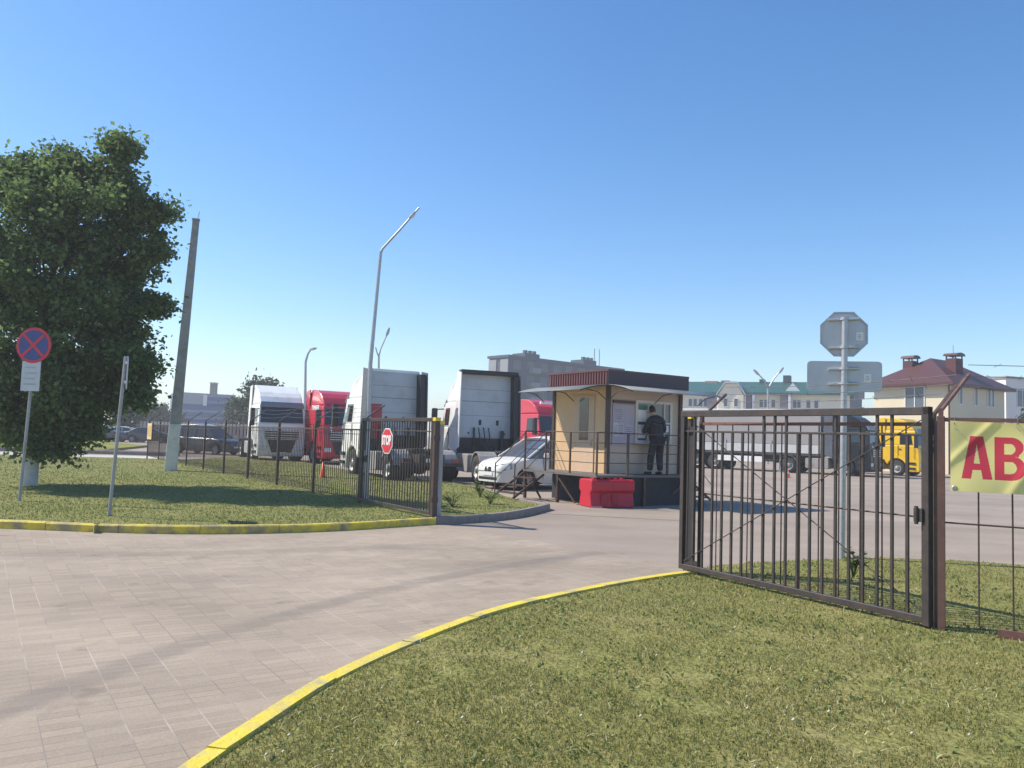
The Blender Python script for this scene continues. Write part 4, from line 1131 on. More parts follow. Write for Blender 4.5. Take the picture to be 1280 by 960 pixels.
def lamp(label, base, pts_arm, heads, group=None, cat='street lamp'):
    t = thing('street_lamp', label, cat, (base.x, base.y, 0), 0, group)
    O = V((base.x, base.y, 0))
    for nm, pts, ra, rb in pts_arm:
        q = [p - O for p in pts]; n = len(q)
        g = MB(); g.tube(q, [ra+(rb-ra)*k/(n-1) for k in range(n)], 8); g.build(nm, M_galv, t)
    for p, d, s_ in heads:
        q = p - O; d = d.normalized()
        g = MB(); x = d.cross(UP).normalized(); u = x.cross(d)
        vs = []
        for f, w, h in ((-.05, .05, .04), (.15, .14, .07), (.45, .15, .08), (.70, .08, .04)):
            for a, b2 in ((-1, -1), (1, -1), (1, 1), (-1, 1)): vs.append(q + d*f*s_ + x*a*w*s_ + u*b2*h*s_)
        fs = [(3, 2, 1, 0), (12, 13, 14, 15)] + [(i*4+k, i*4+(k+1) % 4, (i+1)*4+(k+1) % 4, (i+1)*4+k) for i in range(3) for k in range(4)]
        g.add(vs, fs); hd = g.build('lamp_head', M_galv, t, bevel=.015)
        g = MB(); c = [q + d*f*s_ + x*a*.11*s_ - u*.083*s_ for f, a in ((.15, -1), (.45, -1), (.45, 1), (.15, 1))]
        g.slab(c, .02); g.build('lamp_glass', M_lampglass, hd)
    return t
Yl = 18.7
b0 = AT(457, 640, Yl); b0.z = 0
lamp('tall street lamp with a bent arm rising in front of the white truck', b0, [('pole', [b0, AT(463, 455, Yl), AT(476, 314, Yl)], .060, .036), ('arm', [AT(476, 316, Yl), AT(478, 311, Yl), AT(500, 287, Yl-.1), AT(524, 259.5, Yl-.2)], .034, .022)],
     [(AT(512, 273, Yl-.16), AT(524, 259.5, Yl-.2)-AT(512, 273, Yl-.16), .32)])
Y2 = 62; b2 = AT(381, 545, Y2); b2.z = 0
lamp('far street lamp left of the red truck', b2, [('pole', [b2, AT(381.5, 490, Y2), AT(382, 452, Y2), AT(385, 442, Y2), AT(389, 436, Y2)], .12, .07)], [(AT(387.5, 437, Y2), V((.7, -.3, .15)), .9)], 'far street lamps')
Y3 = 56; b3 = AT(473, 545, Y3); b3.z = 0
lamp('far double-armed street lamp poking up behind the white truck with the locker', b3, [('pole', [b3, AT(473.5, 446, Y3)], .12, .07), ('arm', [AT(473.5, 446, Y3), AT(476, 436, Y3), AT(484, 418, Y3)], .05, .04), ('arm', [AT(473.5, 446, Y3), AT(471, 440, Y3), AT(469.5, 434, Y3)], .05, .04)],
     [(AT(483, 420, Y3), AT(486, 412, Y3)-AT(483, 420, Y3), .9)], 'far street lamps')
Y4 = 76; b4 = AT(960, 550, Y4); b4.z = 0
lamp('Y-shaped double street lamp in front of the green-roofed building', b4, [('pole', [b4, AT(960, 486, Y4)], .13, .10), ('arm', [AT(960, 486, Y4), AT(954, 474, Y4), AT(947, 467, Y4)], .07, .06), ('arm', [AT(960, 486, Y4), AT(967, 474, Y4), AT(975, 464, Y4)], .07, .06)],
     [(AT(949, 469, Y4), AT(945, 465, Y4)-AT(949, 469, Y4), 1.1), (AT(973, 467, Y4), AT(978, 461, Y4)-AT(973, 467, Y4), 1.1)], 'far street lamps')

# ------------------------------------------------------------------ cones
M_cone = mat('orange_red_cone', (0.75, 0.10, 0.03), 0.5, var=0.06)
def cone(label, p, h, r):
    t = thing('traffic_cone', label, 'traffic cone', (p.x, p.y, 0), 0)
    g = MB(); g.lathe([(r, .03), (r*.25, h), (.001, h)], 16); g.build('cone', M_cone, t)
    g = MB(); g.box(-r*1.25, r*1.25, -r*1.25, r*1.25, 0, .032); g.build('base', M_cone, t)
    if h > .6: return
    g = MB(); f0, f1 = .5, .72; rr = lambda f: r + (r*.25-r)*f
    g.lathe([(rr(f0)+.006, .03+(h-.03)*f0), (rr(f1)+.006, .03+(h-.03)*f1)], 16); g.build('white_band', M_white, t)
cone('orange cone on the grass edge in front of the red lettered truck', G(403, 601), .62, .12)
cone('small orange cone beside the grey trailer wheels, beyond the big gate', G(985, 597), .42, .11)
# ------------------------------------------------------------------ kiosk
K = V((2.50, 20.95, 0)); K = AT(759, 560, 20.95); K.z = 0
zf, zw_, zr = .80, 3.13, 3.49
LX, LY = 2.62, 2.30
Mk_left = ribmat('yellow_ribbed_cladding', (0.70, 0.47, 0.265), .10, .9, 'Y', .5)
Mk_front = ribmat('cream_board_cladding', (0.52, 0.43, 0.34), .22, .35, 'Z', .55)
Mk_roofL = mat('red_brown_sheet', (0.12, 0.042, 0.042), 0.45, var=0.1)
t = thing('kiosk', 'cream guard kiosk with red-brown flat roof and curved awnings', 'kiosk', K, ROT_B)
g = MB(); g.box(0.004, LX, 0, LY, zf, zw_-.01); g.build('wall', Mk_front, t)
g = MB(); g.box(-.025, 0, 0.0, LY, zf, zw_-.01); g.build('side_cladding', Mk_left, t)
for x, y in ((-.02, -.02), (LX, -.02), (-.02, LY)):
    g = MB(); g.box(x-.05, x+.05, y-.05, y+.05, zf-.05, zw_); g.build('corner_post', M_brown, t)
g = MB(); o_ = .14; g.box(-o_, LX+o_, -o_, LY+o_, zw_, zr)
k = 0
n = int((LY+2*o_)/.11)
for i in range(n):
    y = -o_+.04+.11*i; g.box(-o_-.022, -o_+.001, y, y+.055, zw_+.01, zr-.02)
g.box(-o_-.035, LX+o_+.035, -o_-.035, LY+o_+.035, zr-.02, zr+.03)
roof_ = g.build('parapet_roof', Mk_roofL, t)
g = MB(); g.box(-o_-.03, LX+o_+.03, -o_-.03, -o_-.002, zw_+.002, zr-.022); g.build('front_fascia', mat('dark_plum_fascia', (.045, .025, .04), .45, var=.12), roof_)
# curved translucent awnings
M_poly = mat('polycarbonate', (0.50, 0.52, 0.52), 0.3, var=0.04, trans=0.55)
def awn(f, i0, i1, out):
    g = MB(); m = 8; vs = []; fs = []
    for k in range(m+1):
        s_ = k/m; d = out*s_; z = zw_ - .015 - .05*s_ - .13*s_*s_
        vs += [f(i0, d, z), f(i1, d, z), f(i1, d, z+.012), f(i0, d, z+.012)]
    for k in range(m):
        for q in range(4): fs.append((k*4+q, k*4+(q+1) % 4, (k+1)*4+(q+1) % 4, (k+1)*4+q))
    fs += [(0, 1, 2, 3), (m*4+3, m*4+2, m*4+1, m*4)]
    g.add(vs, fs, 0, True); a = g.build('awning', M_poly, t)
    g = MB()
    for i in (i0+.03, (i0+i1)/2, i1-.03):
        pts = []
        for k in range(m+1):
            s_ = k/m; pts.append(f(i, out*s_, zw_-.035-.05*s_-.13*s_*s_))
        g.tube(pts, .014, 6)
        g.tube([f(i, .02, zw_-.42), f(i, out*.35, zw_-.22), f(i, out*.8, zw_-.16)], .012, 6)
    g.build('awning_bracket', M_brown, a)
awn(lambda i, d, z: V((-.145-d, i, z)), -.15, LY+.35, .92)
awn(lambda i, d, z: V((i, -.145-d, z)), -.15, LX+.55, .92)
# door in the ribbed side
M_door = mat('beige_door_frame', (0.58, 0.41, 0.28), 0.5, var=0.06)
g = MB(); g.box(-.055, -.026, .50, 1.36, zf, 2.86); dr = g.build('door', M_door, t, bevel=.005, seg=1)
g = MB(); g.box(-.062, -.05, .74, 1.12, 1.66, 2.80); g.build('door_pane', M_glass, dr)
g = MB(); g.tube([(-.075, .60, 1.5), (-.075, .60, 1.66)], .012, 6); g.box(-.08, -.054, .59, .61, 1.57, 1.60); g.build('door_handle', M_galv, dr)
# service window
M_winf = mat('pale_window_frame', (0.62, 0.58, 0.55), 0.45, var=0.05)
wx0, wx1, wz0, wz1 = 1.02, 2.22, 1.70, 2.70
g = MB(); 
for a, b_, c, d in ((wx0-.08, wx1+.08, wz1, wz1+.08), (wx0-.08, wx1+.08, wz0-.08, wz0), (wx0-.08, wx0, wz0, wz1), (wx1, wx1+.08, wz0, wz1), (wx1-.24, wx1-.20, wz0, wz1), (wx1-.20, wx1, 2.16, 2.20)):
    g.box(a, b_, -.045, 0.0, c, d)
win = g.build('window', M_winf, t)
g = MB(); g.box(wx0, wx1, -.012, .002, wz0, wz1); g.build('pane', M_wglass, win)
g = MB(); g.box(wx0-.12, wx1+.12, -.24, -.046, wz0-.115, wz0-.085); g.build('sill', M_winf, win)
g = MB(); g.box(wx0+.04, wx0+.30, -.02, -.0125, 1.76, 2.12); g.box(wx0+.02, wx0+.33, -.02, -.0125, 2.20, 2.52); g.box(wx1-.18, wx1-.03, -.02, -.0125, 1.95, 2.12)
g.build('paper_sheet', M_white, win)
g = MB(); g.box(wx0+.03, wx0+.36, -.022, -.0125, 2.54, 2.66); g.build('green_sticker', mat('green_print', (.06, .20, .15), .5), win)
# notice board on the wall
M_lilac = mat('lilac_board', (0.40, 0.35, 0.42), 0.4, var=0.06, scale=2)
nbt = thing('notice_board', 'lilac information board on the kiosk front, left of its window', 'notice board', K, ROT_B)
g = MB(); g.box(.14, .90, -.03, -.003, 1.55, 2.62); g.build('board', M_lilac, nbt)
g = MB(); g.box(.14, .90, -.055, -.003, 2.66, 2.74); g.build('header_strip', mat('maroon_strip', (.06, .02, .035), .4), nbt)
for i, (x0, x1, z0, z1) in enumerate(((.17, .34, 1.78, 2.14), (.37, .54, 1.78, 2.14), (.20, .50, 2.2, 2.55), (.58, .84, 1.75, 2.1))):
    g = MB(); g.box(x0, x1, -.037, -.0305, z0, z1); pr = g.build('paper', mat('paper_%d' % i, ((.55, .52, .52), (.50, .47, .50), (.44, .39, .47), (.47, .42, .50))[i], .6), nbt)
    g = MB()
    for k in range(5): g.box(x0+.03, x1-.03-.02*(k % 2), -.040, -.0375, z0+.05+.055*k, z0+.07+.055*k)
    g.build('print', mat('grey_print', (.25, .22, .27), .6), pr)

# platform with railings and two flights of steps
pt = thing('platform', 'dark steel platform with railings and steps round the kiosk', 'platform', K, ROT_B)
PX0, PX1, PY0, PY1 = -.95, 2.30, -.72, 2.45
g = MB(); g.box(PX0, PX1, PY0, -.03, zf-.06, zf-.004); g.box(PX0, -.03, -.03, PY1, zf-.06, zf-.004); g.box(-.03, LX, -.03, LY, zf-.08, zf-.004)
g.build('deck', mat('worn_deck_plate', (0.14, 0.125, 0.12), .7, var=.2, scale=6), pt)
for x, y in ((PX0+.50, PY0+.5), (PX1-.05, PY0+.05), (PX0+.05, PY1-.05), (LX-.05, LY-.05), (.7, PY0+.05), (PX0+.05, .9)):
    g = MB(); g.box(x-.035, x+.035, y-.035, y+.035, 0, zf-.06); g.build('leg', M_brown, pt)
for q1, q2 in (((PX0+.05, .95, .72), (PX0+.05, .15, .05)), ((PX0+.05, PY1-.1, .72), (PX0+.05, PY1-.8, .05)), ((PX1-.06, PY0+.02, .72), (PX1-.6, PY0+.02, .3))): MB().bar(q1, q2, .04, .04).build('diagonal_brace', M_brown, pt)
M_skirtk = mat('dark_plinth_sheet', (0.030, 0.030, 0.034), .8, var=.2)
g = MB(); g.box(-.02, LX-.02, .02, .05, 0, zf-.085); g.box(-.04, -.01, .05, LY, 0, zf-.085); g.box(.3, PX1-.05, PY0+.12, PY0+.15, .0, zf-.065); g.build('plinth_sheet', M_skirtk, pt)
def railing(pts, name='railing', posts=True, z0=None):
    g = MB(); 
    for i in range(len(pts)-1):
        a, b_ = V(pts[i]), V(pts[i+1])
        for h in (.30, .56, .80, 1.06): g.tube([a+UP*h, b_+UP*h], .011 if h < 1 else .017, 6)
        if posts is not True:
            for x_ in posts: g.bar((x_, a.y, a.z), (x_, a.y, a.z+1.06), .05, .05)
        n = max(1, round((b_-a).length/1.05))
        for k in range(n+1):
            q = a+(b_-a)*(k/n); (posts is True) and g.bar(q, q+UP*1.06, .04, .04)
    return g.build(name, M_brown, pt)
zz = zf-.004
railing([(PX0+.03, 1.45, zz), (PX0+.03, PY0+.03, zz)]); railing([(PX0+.03, PY0+.03, zz), (PX1-.03, PY0+.03, zz)], posts=(.10, 1.50, PX1-.03)); railing([(PX0+.03, PY1-.03, zz), (-.05, PY1-.03, zz)])
def stairs(ox, oy, dx, width, wy, n=4):
    """flight going down along +-x from (ox, oy)"""
    for k in range(n-1):
        x = ox + dx*(.12 + .26*k); z = zf - (zf/n)*(k+1)
        g = MB(); g.box(min(x, x+dx*.26), max(x, x+dx*.26), oy, oy+width, z-.03, z); g.build('step', M_brown, pt)
    g = MB()
    for y in (oy-.02, oy+width+.02):
        g.bar((ox, y, zf-.10), (ox+dx*1.02, y, .05), .03, .06)
        g.tube([(ox, y, zf+1.0), (ox+dx*.95, y, .95)], .014, 6); g.tube([(ox, y, zf+.55), (ox+dx*.95, y, .52)], .010, 6)
        g.bar((ox+dx*.95, y, 0), (ox+dx*.95, y, .97), .026, .026)
    g.build('stair_frame', M_brown, pt)
stairs(PX0, 1.48, -1, .9, 1)
stairs(PX1+.02, PY0+.1, 1, .8, 1)

# red water-filled barrier block
pbk = G(739, 635)
t = thing('barrier_block', 'red plastic barrier block standing before the kiosk platform', 'barrier', (pbk.x, pbk.y, 0), ROT_B - R(14))
M_rbar = mat('red_barrier_plastic', (0.50, 0.018, 0.04), 0.45, var=0.06, scale=3, trans=0.08)
g = MB(); W_, D_ = 1.2, .75
g.prism([(.02, .0), (.02, .05), (.10, .36), (0, .42), (0, .64), (.05, .70), (D_-.05, .70), (D_, .64), (D_, .42), (D_-.10, .36), (D_-.02, .05), (D_-.02, 0)], 0, W_, 'YZ')
g.build('block', M_rbar, t, bevel=.03)
g = MB()
for k in range(5): g.box(.08+.19*k, .17+.19*k, .08, D_-.08, .695, .735)
g.build('top_rib', M_rbar, t, bevel=.015)
g = MB()
for x in (.28, .58): g.box(x, x+.16, -.012+.03, .06, .02, .32)
g.build('fork_slot', mat('dark_red_recess', (.36, .013, .03), .6), t)
g = MB(); g.box(.02, .3, .004, .02, .0, .035); g.build('pale_foot', mat('pale_pink_foot', (.6, .35, .33), .6), t)

# ------------------------------------------------------------------ person at the window
def skin(name, verts, edges, radii, m, parent, sub=2, root=0):
    me = bpy.data.meshes.new(name); me.from_pydata(verts, edges, [])
    o = bpy.data.objects.new(name, me); COL.objects.link(o)
    sk = o.modifiers.new('skin', 'SKIN'); sk.use_smooth_shade = True; sk.branch_smoothing = .5
    lay = me.skin_vertices[0].data
    for i, r_ in enumerate(radii):
        lay[i].radius = (r_ if isinstance(r_, tuple) else (r_, r_)); lay[i].use_root = (i == root)
    ss = o.modifiers.new('sub', 'SUBSURF'); ss.levels = sub; ss.render_levels = sub
    dg = bpy.context.evaluated_depsgraph_get(); dg.update()
    m2 = bpy.data.meshes.new_from_object(o.evaluated_get(dg)); m2.name = name
    bpy.data.objects.remove(o); bpy.data.meshes.remove(me)
    m2.materials.clear(); m2.materials.append(m)
    for p in m2.polygons: p.use_smooth = True; p.material_index = 0
    return link(name, m2, parent)
# local: kiosk frame x = B (right), y = A (towards the wall); person looks along +y, leaning on the sill
pk = K + B*1.42 + A*(-.37)
P = thing('person', 'person in dark jacket and trousers leaning at the kiosk window, back turned', 'person', (pk.x, pk.y, zf-.002), ROT_B - R(8))
M_skin = mat('skin', (0.45, 0.28, 0.21), 0.55, var=0.06)
M_jacket = mat('black_jacket', (0.020, 0.022, 0.028), 0.75, var=0.25, scale=6, bump=.5, bscale=9)
M_trous = mat('dark_trousers', (0.022, 0.022, 0.026), 0.8, var=0.25, scale=6, bump=.4, bscale=10)
M_hair = mat('dark_hair', (0.02, 0.016, 0.014), 0.7, var=0.3, scale=30)
M_shoe = mat('black_shoes', (0.015, 0.015, 0.016), 0.45, var=0.2)
J = dict(pel=(0, -.02, .95), wst=(0, 0, 1.12), chs=(-.01, .05, 1.34), shl=(-.01, .08, 1.48), nek=(-.03, .13, 1.56), hd=(-.05, .19, 1.67), crn=(-.055, .20, 1.77),
         hL=(-.10, -.02, .92), kL=(-.17, .03, .50), aL=(-.25, -.05, .09), tL=(-.27, .13, .035), hR=(.10, -.02, .92), kR=(.10, .02, .49), aR=(.07, -.07, .09), tR=(.09, .11, .035),
         sL=(-.20, .06, 1.44), eL=(-.29, .13, 1.17), wL=(-.20, .36, 1.13), sR=(.20, .06, 1.44), eR=(.29, .08, 1.16), wR=(.17, .32, 1.10))
def mk(keys, edges, rad): 
    ks = list(keys); return [J[k] for k in ks], [(ks.index(a), ks.index(b_)) for a, b_ in edges], [rad[k] for k in ks]
ks = list(J)
ed = [('pel', 'wst'), ('wst', 'chs'), ('chs', 'shl'), ('shl', 'nek'), ('nek', 'hd'), ('hd', 'crn'), ('pel', 'hL'), ('hL', 'kL'), ('kL', 'aL'), ('aL', 'tL'), ('pel', 'hR'), ('hR', 'kR'), ('kR', 'aR'), ('aR', 'tR'),
      ('shl', 'sL'), ('sL', 'eL'), ('eL', 'wL'), ('shl', 'sR'), ('sR', 'eR'), ('eR', 'wR')]
rad = dict(pel=(.15, .10), wst=(.14, .095), chs=(.16, .10), shl=(.12, .075), nek=.055, hd=(.078, .095), crn=(.065, .075), hL=.085, kL=.058, aL=.04, tL=.035, hR=.085, kR=.058, aR=.04, tR=.035,
           sL=.06, eL=.043, wL=.03, sR=.06, eR=.043, wR=.03)
body = skin('body', *mk(ks, ed, rad), M_skin, P); extra = []
kj = ['hip', 'wst', 'chs', 'shl', 'col', 'sL', 'eL', 'wL', 'sR', 'eR', 'wR']
J['hip'] = (0, -.02, .90); J['col'] = (-.03, .135, 1.60)
rj = dict(hip=(.205, .155), wst=(.21, .16), chs=(.235, .16), shl=(.19, .13), col=(.095, .10), sL=.105, eL=.082, wL=.058, sR=.105, eR=.082, wR=.058)
skin('jacket', *mk(kj, [('hip', 'wst'), ('wst', 'chs'), ('chs', 'shl'), ('shl', 'col'), ('shl', 'sL'), ('sL', 'eL'), ('eL', 'wL'), ('shl', 'sR'), ('sR', 'eR'), ('eR', 'wR')], rj), M_jacket, P, root=1)
kt = ['pel', 'hL', 'kL', 'aL', 'hR', 'kR', 'aR']
rt = dict(pel=(.17, .125), hL=.125, kL=.10, aL=.082, hR=.125, kR=.10, aR=.082)
skin('trousers', *mk(kt, [('pel', 'hL'), ('hL', 'kL'), ('kL', 'aL'), ('pel', 'hR'), ('hR', 'kR'), ('kR', 'aR')], rt), M_trous, P)
for s_ in 'LR':
    a, b_ = V(J['a'+s_]), V(J['t'+s_])
    g = [(a.x, a.y-.06, .045), (a.x, a.y+.02, .05), ((a.x+b_.x)/2, (a.y+b_.y)/2+.03, .045), (b_.x, b_.y+.04, .036)]
    skin('shoe', g, [(0, 1), (1, 2), (2, 3)], [.042, .05, .048, .036], M_shoe, P)
hv = [(-.055, .14, 1.64), (-.055, .16, 1.735), (-.055, .20, 1.80), (-.055, .25, 1.80)]
skin('hair', hv, [(0, 1), (1, 2), (2, 3)], [(.088, .07), (.096, .095), (.08, .085), (.05, .05)], M_hair, P)
g = MB(); c = V((-.065, .295, 1.655))
g.lathe([(.001, -.02), (.014, -.01), (.016, .0), (.001, .028)], 8, 'Z', c); extra.append(g.build('nose', M_skin, P))
for s_ in (-1, 1):
    g = MB(); g.lathe([(.001, -.012), (.02, -.008), (.024, .0), (.001, .012)], 10, 'X', (-.055+s_*.088, .19, 1.665)); extra.append(g.build('ear', M_skin, P))
for s_, wk, el in ((-1, 'wL', 'eL'), (1, 'wR', 'eR')):
    w = V(J[wk]); d = (w-V(J[el])).normalized(); x = d.cross(UP).normalized(); dn = x.cross(d)
    pv = [tuple(w), tuple(w+d*.07)]; pe_ = [(0, 1)]; pr_ = [(.03, .018), (.038, .016)]
    for k, (off, ln) in enumerate(((-.03, .065), (-.01, .075), (.01, .07), (.03, .055))):
        b0_ = w+d*.085+x*off; i = len(pv)
        pv += [tuple(b0_), tuple(b0_+d*ln*.55-dn*.01), tuple(b0_+d*ln*.9-dn*.035)]; pe_ += [(1, i), (i, i+1), (i+1, i+2)]; pr_ += [.010, .009, .008]
    i = len(pv); pv += [tuple(w+d*.03-x*s_*.035-dn*.01), tuple(w+d*.075-x*s_*.05-dn*.02)]; pe_ += [(0, i), (i, i+1)]; pr_ += [.012, .009]
    extra.append(skin('hand', pv, pe_, pr_, M_skin, P, sub=1))
bm = bmesh.new(); bm.from_mesh(body.data)
for o in extra:
    bm.from_mesh(o.data); me = o.data; bpy.data.objects.remove(o); bpy.data.meshes.remove(me)
bm.to_mesh(body.data); bm.free()
# ------------------------------------------------------------------ trees
def leaves(n_cl, per, centre_fn, spread, size, seed, droop=.5):
    rg = np.random.default_rng(seed)
    C = np.array([centre_fn(rg) for _ in range(n_cl)])
    N = n_cl*per
    cs = rg.uniform(.6, 1.35, n_cl)
    p = np.repeat(C, per, 0) + rg.normal(0, 1, (N, 3))*np.array([spread, spread, spread*.75])*np.repeat(cs, per)[:, None]
    # leaf frame: normal mostly upward/outward, random
    nrm = rg.normal(0, 1, (N, 3)) + np.array([0, 0, .9]); nrm /= np.linalg.norm(nrm, axis=1)[:, None]
    ax = rg.normal(0, 1, (N, 3)) - np.array([0, 0, droop]); ax -= nrm*(ax*nrm).sum(1)[:, None]; ax /= np.linalg.norm(ax, axis=1)[:, None]
    bx = np.cross(nrm, ax)
    s_ = size*rg.uniform(.6, 1.3, N)[:, None]
    v = np.zeros((N, 4, 3), np.float32)
    v[:, 0] = p; v[:, 1] = p + ax*s_*.5 + bx*s_*.38; v[:, 2] = p + ax*s_*1.05 - nrm*s_*.12; v[:, 3] = p + ax*s_*.5 - bx*s_*.38
    return v, C
def leaf_mesh(name, v, m):
    N = len(v); me = bpy.data.meshes.new(name)
    me.vertices.add(N*4); me.vertices.foreach_set('co', v.ravel())
    me.loops.add(N*4); me.loops.foreach_set('vertex_index', np.arange(N*4, dtype=np.int32))
    me.polygons.add(N); me.polygons.foreach_set('loop_start', np.arange(0, N*4, 4, dtype=np.int32))
    me.update(calc_edges=True); me.materials.append(m)
    return me
M_bark = mat('bark', (0.085, 0.065, 0.05), .9, var=.3, scale=8, bump=.8, bscale=20)
M_lime = leafmat('broad_leaves', ((0.075, 0.128, 0.042), (0.11, 0.175, 0.058), (0.155, 0.23, 0.078), (0.215, 0.29, 0.11)), .5, .8)
M_leaf2 = leafmat('pale_leaves', ((0.06, 0.085, 0.035), (0.085, 0.115, 0.045), (0.11, 0.14, 0.055)), .3)
def tree(name, label, base, H, prof, ry, lean, trunk_r, n_cl, per, spread, size, m, seed, white=0.0, group=None, cx=(0, 0), limbs=16, bottom=.1, lobes=0, extra=()):
    t = thing(name, label, 'tree', base, 0, group)
    zs_ = [p[0] for p in prof]; rs_ = [p[1] for p in prof]
    lob = []
    if lobes:
        rl = np.random.default_rng(seed+9)
        for k in range(lobes):
            z = zs_[0] + (zs_[-1]-zs_[0])*((k+.5)/lobes); r_ = np.interp(z, zs_, rs_); a = k*2.39996 + rl.uniform(-.3, .3); q = r_*rl.uniform(.55, 1.0)
            lob.append((cx[0]+q*np.cos(a), cx[1]+q*np.sin(a)*ry, z, rl.uniform(.45, .85)))
    lob += list(extra)*2
    def c_fn(rg):
        if lobes and rg.uniform() < .82:
            L_ = lob[rg.integers(len(lob))]; d = rg.normal(0, 1, 3); d *= L_[3]*rg.uniform(.3, 1)/np.linalg.norm(d)
            return np.array([L_[0]+d[0], L_[1]+d[1], L_[2]+d[2]*.7])
        while True:
            z = rg.uniform(zs_[0], zs_[-1]); r_ = np.interp(z, zs_, rs_)
            if rg.uniform(0, max(rs_)) > r_: continue
            a = rg.uniform(0, 2*np.pi); q = r_*(rg.uniform(0, 1)**.38)*rg.uniform(.86, 1.06)
            return np.array([cx[0] + q*np.cos(a), cx[1] + q*np.sin(a)*ry, z])
    v, C = leaves(n_cl, per, c_fn, spread, size, seed)
    k = v[:, :, 2].min(1) > bottom
    link('crown', leaf_mesh('crown', v[k], m), t)
    g = MB(); pts = [V((0, 0, -.1)), V((lean*.2, 0, H*.15)), V((lean*.5+cx[0]*.3, 0, H*.35)), V((cx[0]*.8, cx[1]*.8, H*.62)), V((cx[0], cx[1], H*.86))]
    g.tube(pts, [trunk_r*1.15, trunk_r, trunk_r*.8, trunk_r*.45, trunk_r*.12], 12)
    rg = np.random.default_rng(seed+1)
    for i in rg.choice(len(C), min(limbs, len(C)), False):
        e = V(C[i]); z0 = max(H*.14, min(H*.7, e.z*rg.uniform(.45, .75)))
        f = (z0/H - .15)/.71; s_ = V((cx[0]*max(0, min(1, f*1.2)), cx[1]*max(0, min(1, f)), z0))
        mid = (s_+e)/2 + V((rg.uniform(-.2, .2), rg.uniform(-.2, .2), rg.uniform(0, .35)))
        r_ = trunk_r*.32*(1-.5*z0/H); g.tube([s_, mid, e], [r_, r_*.6, r_*.2], 6)
    tr_ = g.build('trunk', M_bark, t)
    if white:
        g = MB(); g.tube([V((0, 0, -.1)), V((lean*.2*white/(H*.15), 0, white))], [trunk_r*1.16+.012, trunk_r*1.02+.012], 14); g.build('whitewashed_band', mat('tree_whitewash', (.62, .61, .58), .9, var=.1, scale=6, bump=.3, dirt=(.35, .32, .28), dirt_amt=.5), tr_)
    return t
tb = G(36, 607, .1); tb.z = .1
tree('broadleaf_tree', 'big leafy tree with whitewashed trunk behind the no stopping sign', tb, 9.0,
     [(.95, .4), (1.5, 1.3), (2.2, 1.9), (3.2, 2.1), (4.25, 2.1), (5.3, 2.25), (6.1, 2.3), (6.9, 2.0), (7.5, 1.4), (7.9, .6)], .85, .1, .155, 1150, 95, .17, .118, M_lime, 42, white=1.35, cx=(.22, .1), limbs=50, bottom=.35, lobes=86,
     extra=[(1.75, -.2, 7.95, .5), (1.2, 0, 7.7, .6), (2.0, -.3, 7.2, .6), (.4, -.2, 8.0, .45), (2.6, 0, 6.9, .45), (-1.3, -.3, 7.6, .6), (2.75, -.2, 5.9, .4), (2.7, .2, 4.6, .45), (2.45, -.3, 3.1, .5), (2.6, -.2, 2.3, .4), (1.9, -.5, 8.35, .3)])
def btree(label, u, Y, vtop, wpx, seed, m=M_leaf2, ry=.8, group='distant trees', v0=546):
    b = AT(u, 546, Y); b.z = 0; top_ = AT(u, vtop, Y).z; r_ = wpx*Y/2000
    tree('distant_tree', label, b, top_, [(top_*.18, r_*.55), (top_*.4, r_*.95), (top_*.65, r_), (top_*.85, r_*.7), (top_*.97, r_*.25)], ry, 0, top_*.022, 90, 42, r_*.17, r_*.16, m, seed, group=group, limbs=8)
M_leaf3 = leafmat('mid_leaves', ((0.04, 0.06, 0.025), (0.055, 0.08, 0.032), (0.075, 0.10, 0.04)), .3)
btree('distant tree rising behind the white high roofed truck', 325, 95, 471, 62, 3, M_leaf3)
btree('low distant tree between the blue building and the white truck', 300, 100, 496, 40, 4, M_leaf3)
btree('pale distant tree left of the concrete pole', 190, 120, 506, 52, 5)
btree('distant tree close behind the concrete pole', 216, 125, 514, 30, 6)
btree('dark distant tree half hidden by the big leafy tree', 158, 90, 500, 44, 7, M_leaf3)
btree('dark bush beside the white building at the right edge', 1283, 48, 508, 26, 10, M_leaf3, group=None)

# weeds
M_weed = leafmat('weed_leaf', ((0.075, 0.12, 0.03), (0.11, 0.16, 0.04), (0.15, 0.2, 0.06)), .35)
def weed(label, p, h, r_, n, seed):
    t = thing('weed_plant', label, 'weed', p, random.uniform(0, 6), 'weeds growing by the fences')
    rg = random.Random(seed); g = MB(); st = MB()
    for k in range(n):
        a = rg.uniform(0, 6.28); tip = V((math.cos(a)*r_*rg.uniform(.2, 1), math.sin(a)*r_*rg.uniform(.2, 1), h*rg.uniform(.5, 1)))
        st.tube([V((0, 0, -.02)), tip*.5+UP*h*.15, tip], [.006, .004, .002], 4, caps=False)
        for j in range(7):
            c = tip*(.35+.65*j/6); c.z += h*.1*(1-j/6); b = rg.uniform(0, 6.28); d = V((math.cos(b), math.sin(b), rg.uniform(-.1, .6)))*h*.26; s_ = V((-math.sin(b), math.cos(b), 0))*h*.07
            g.add([c, c+d*.5+s_, c+d, c+d*.5-s_], [(0, 1, 2, 3)])
    g.build('leaves', M_weed, t); st.build('stem', M_weed, t)
weed('tall leafy weed on the kerbed corner in front of the minivan', G(600, 621, .1), .42, .30, 16, 1)
weed('bushy low weed right of the tall leafy weed, on the kerbed corner', G(613, 630, .1), .32, .25, 14, 2)
weed('spreading weed near the pale gate post, on the kerbed corner', G(566, 633, .1), .34, .35, 15, 3)
weed('weed growing behind the bars of the big gate', G(1066, 722, .1), .36, .2, 14, 4)

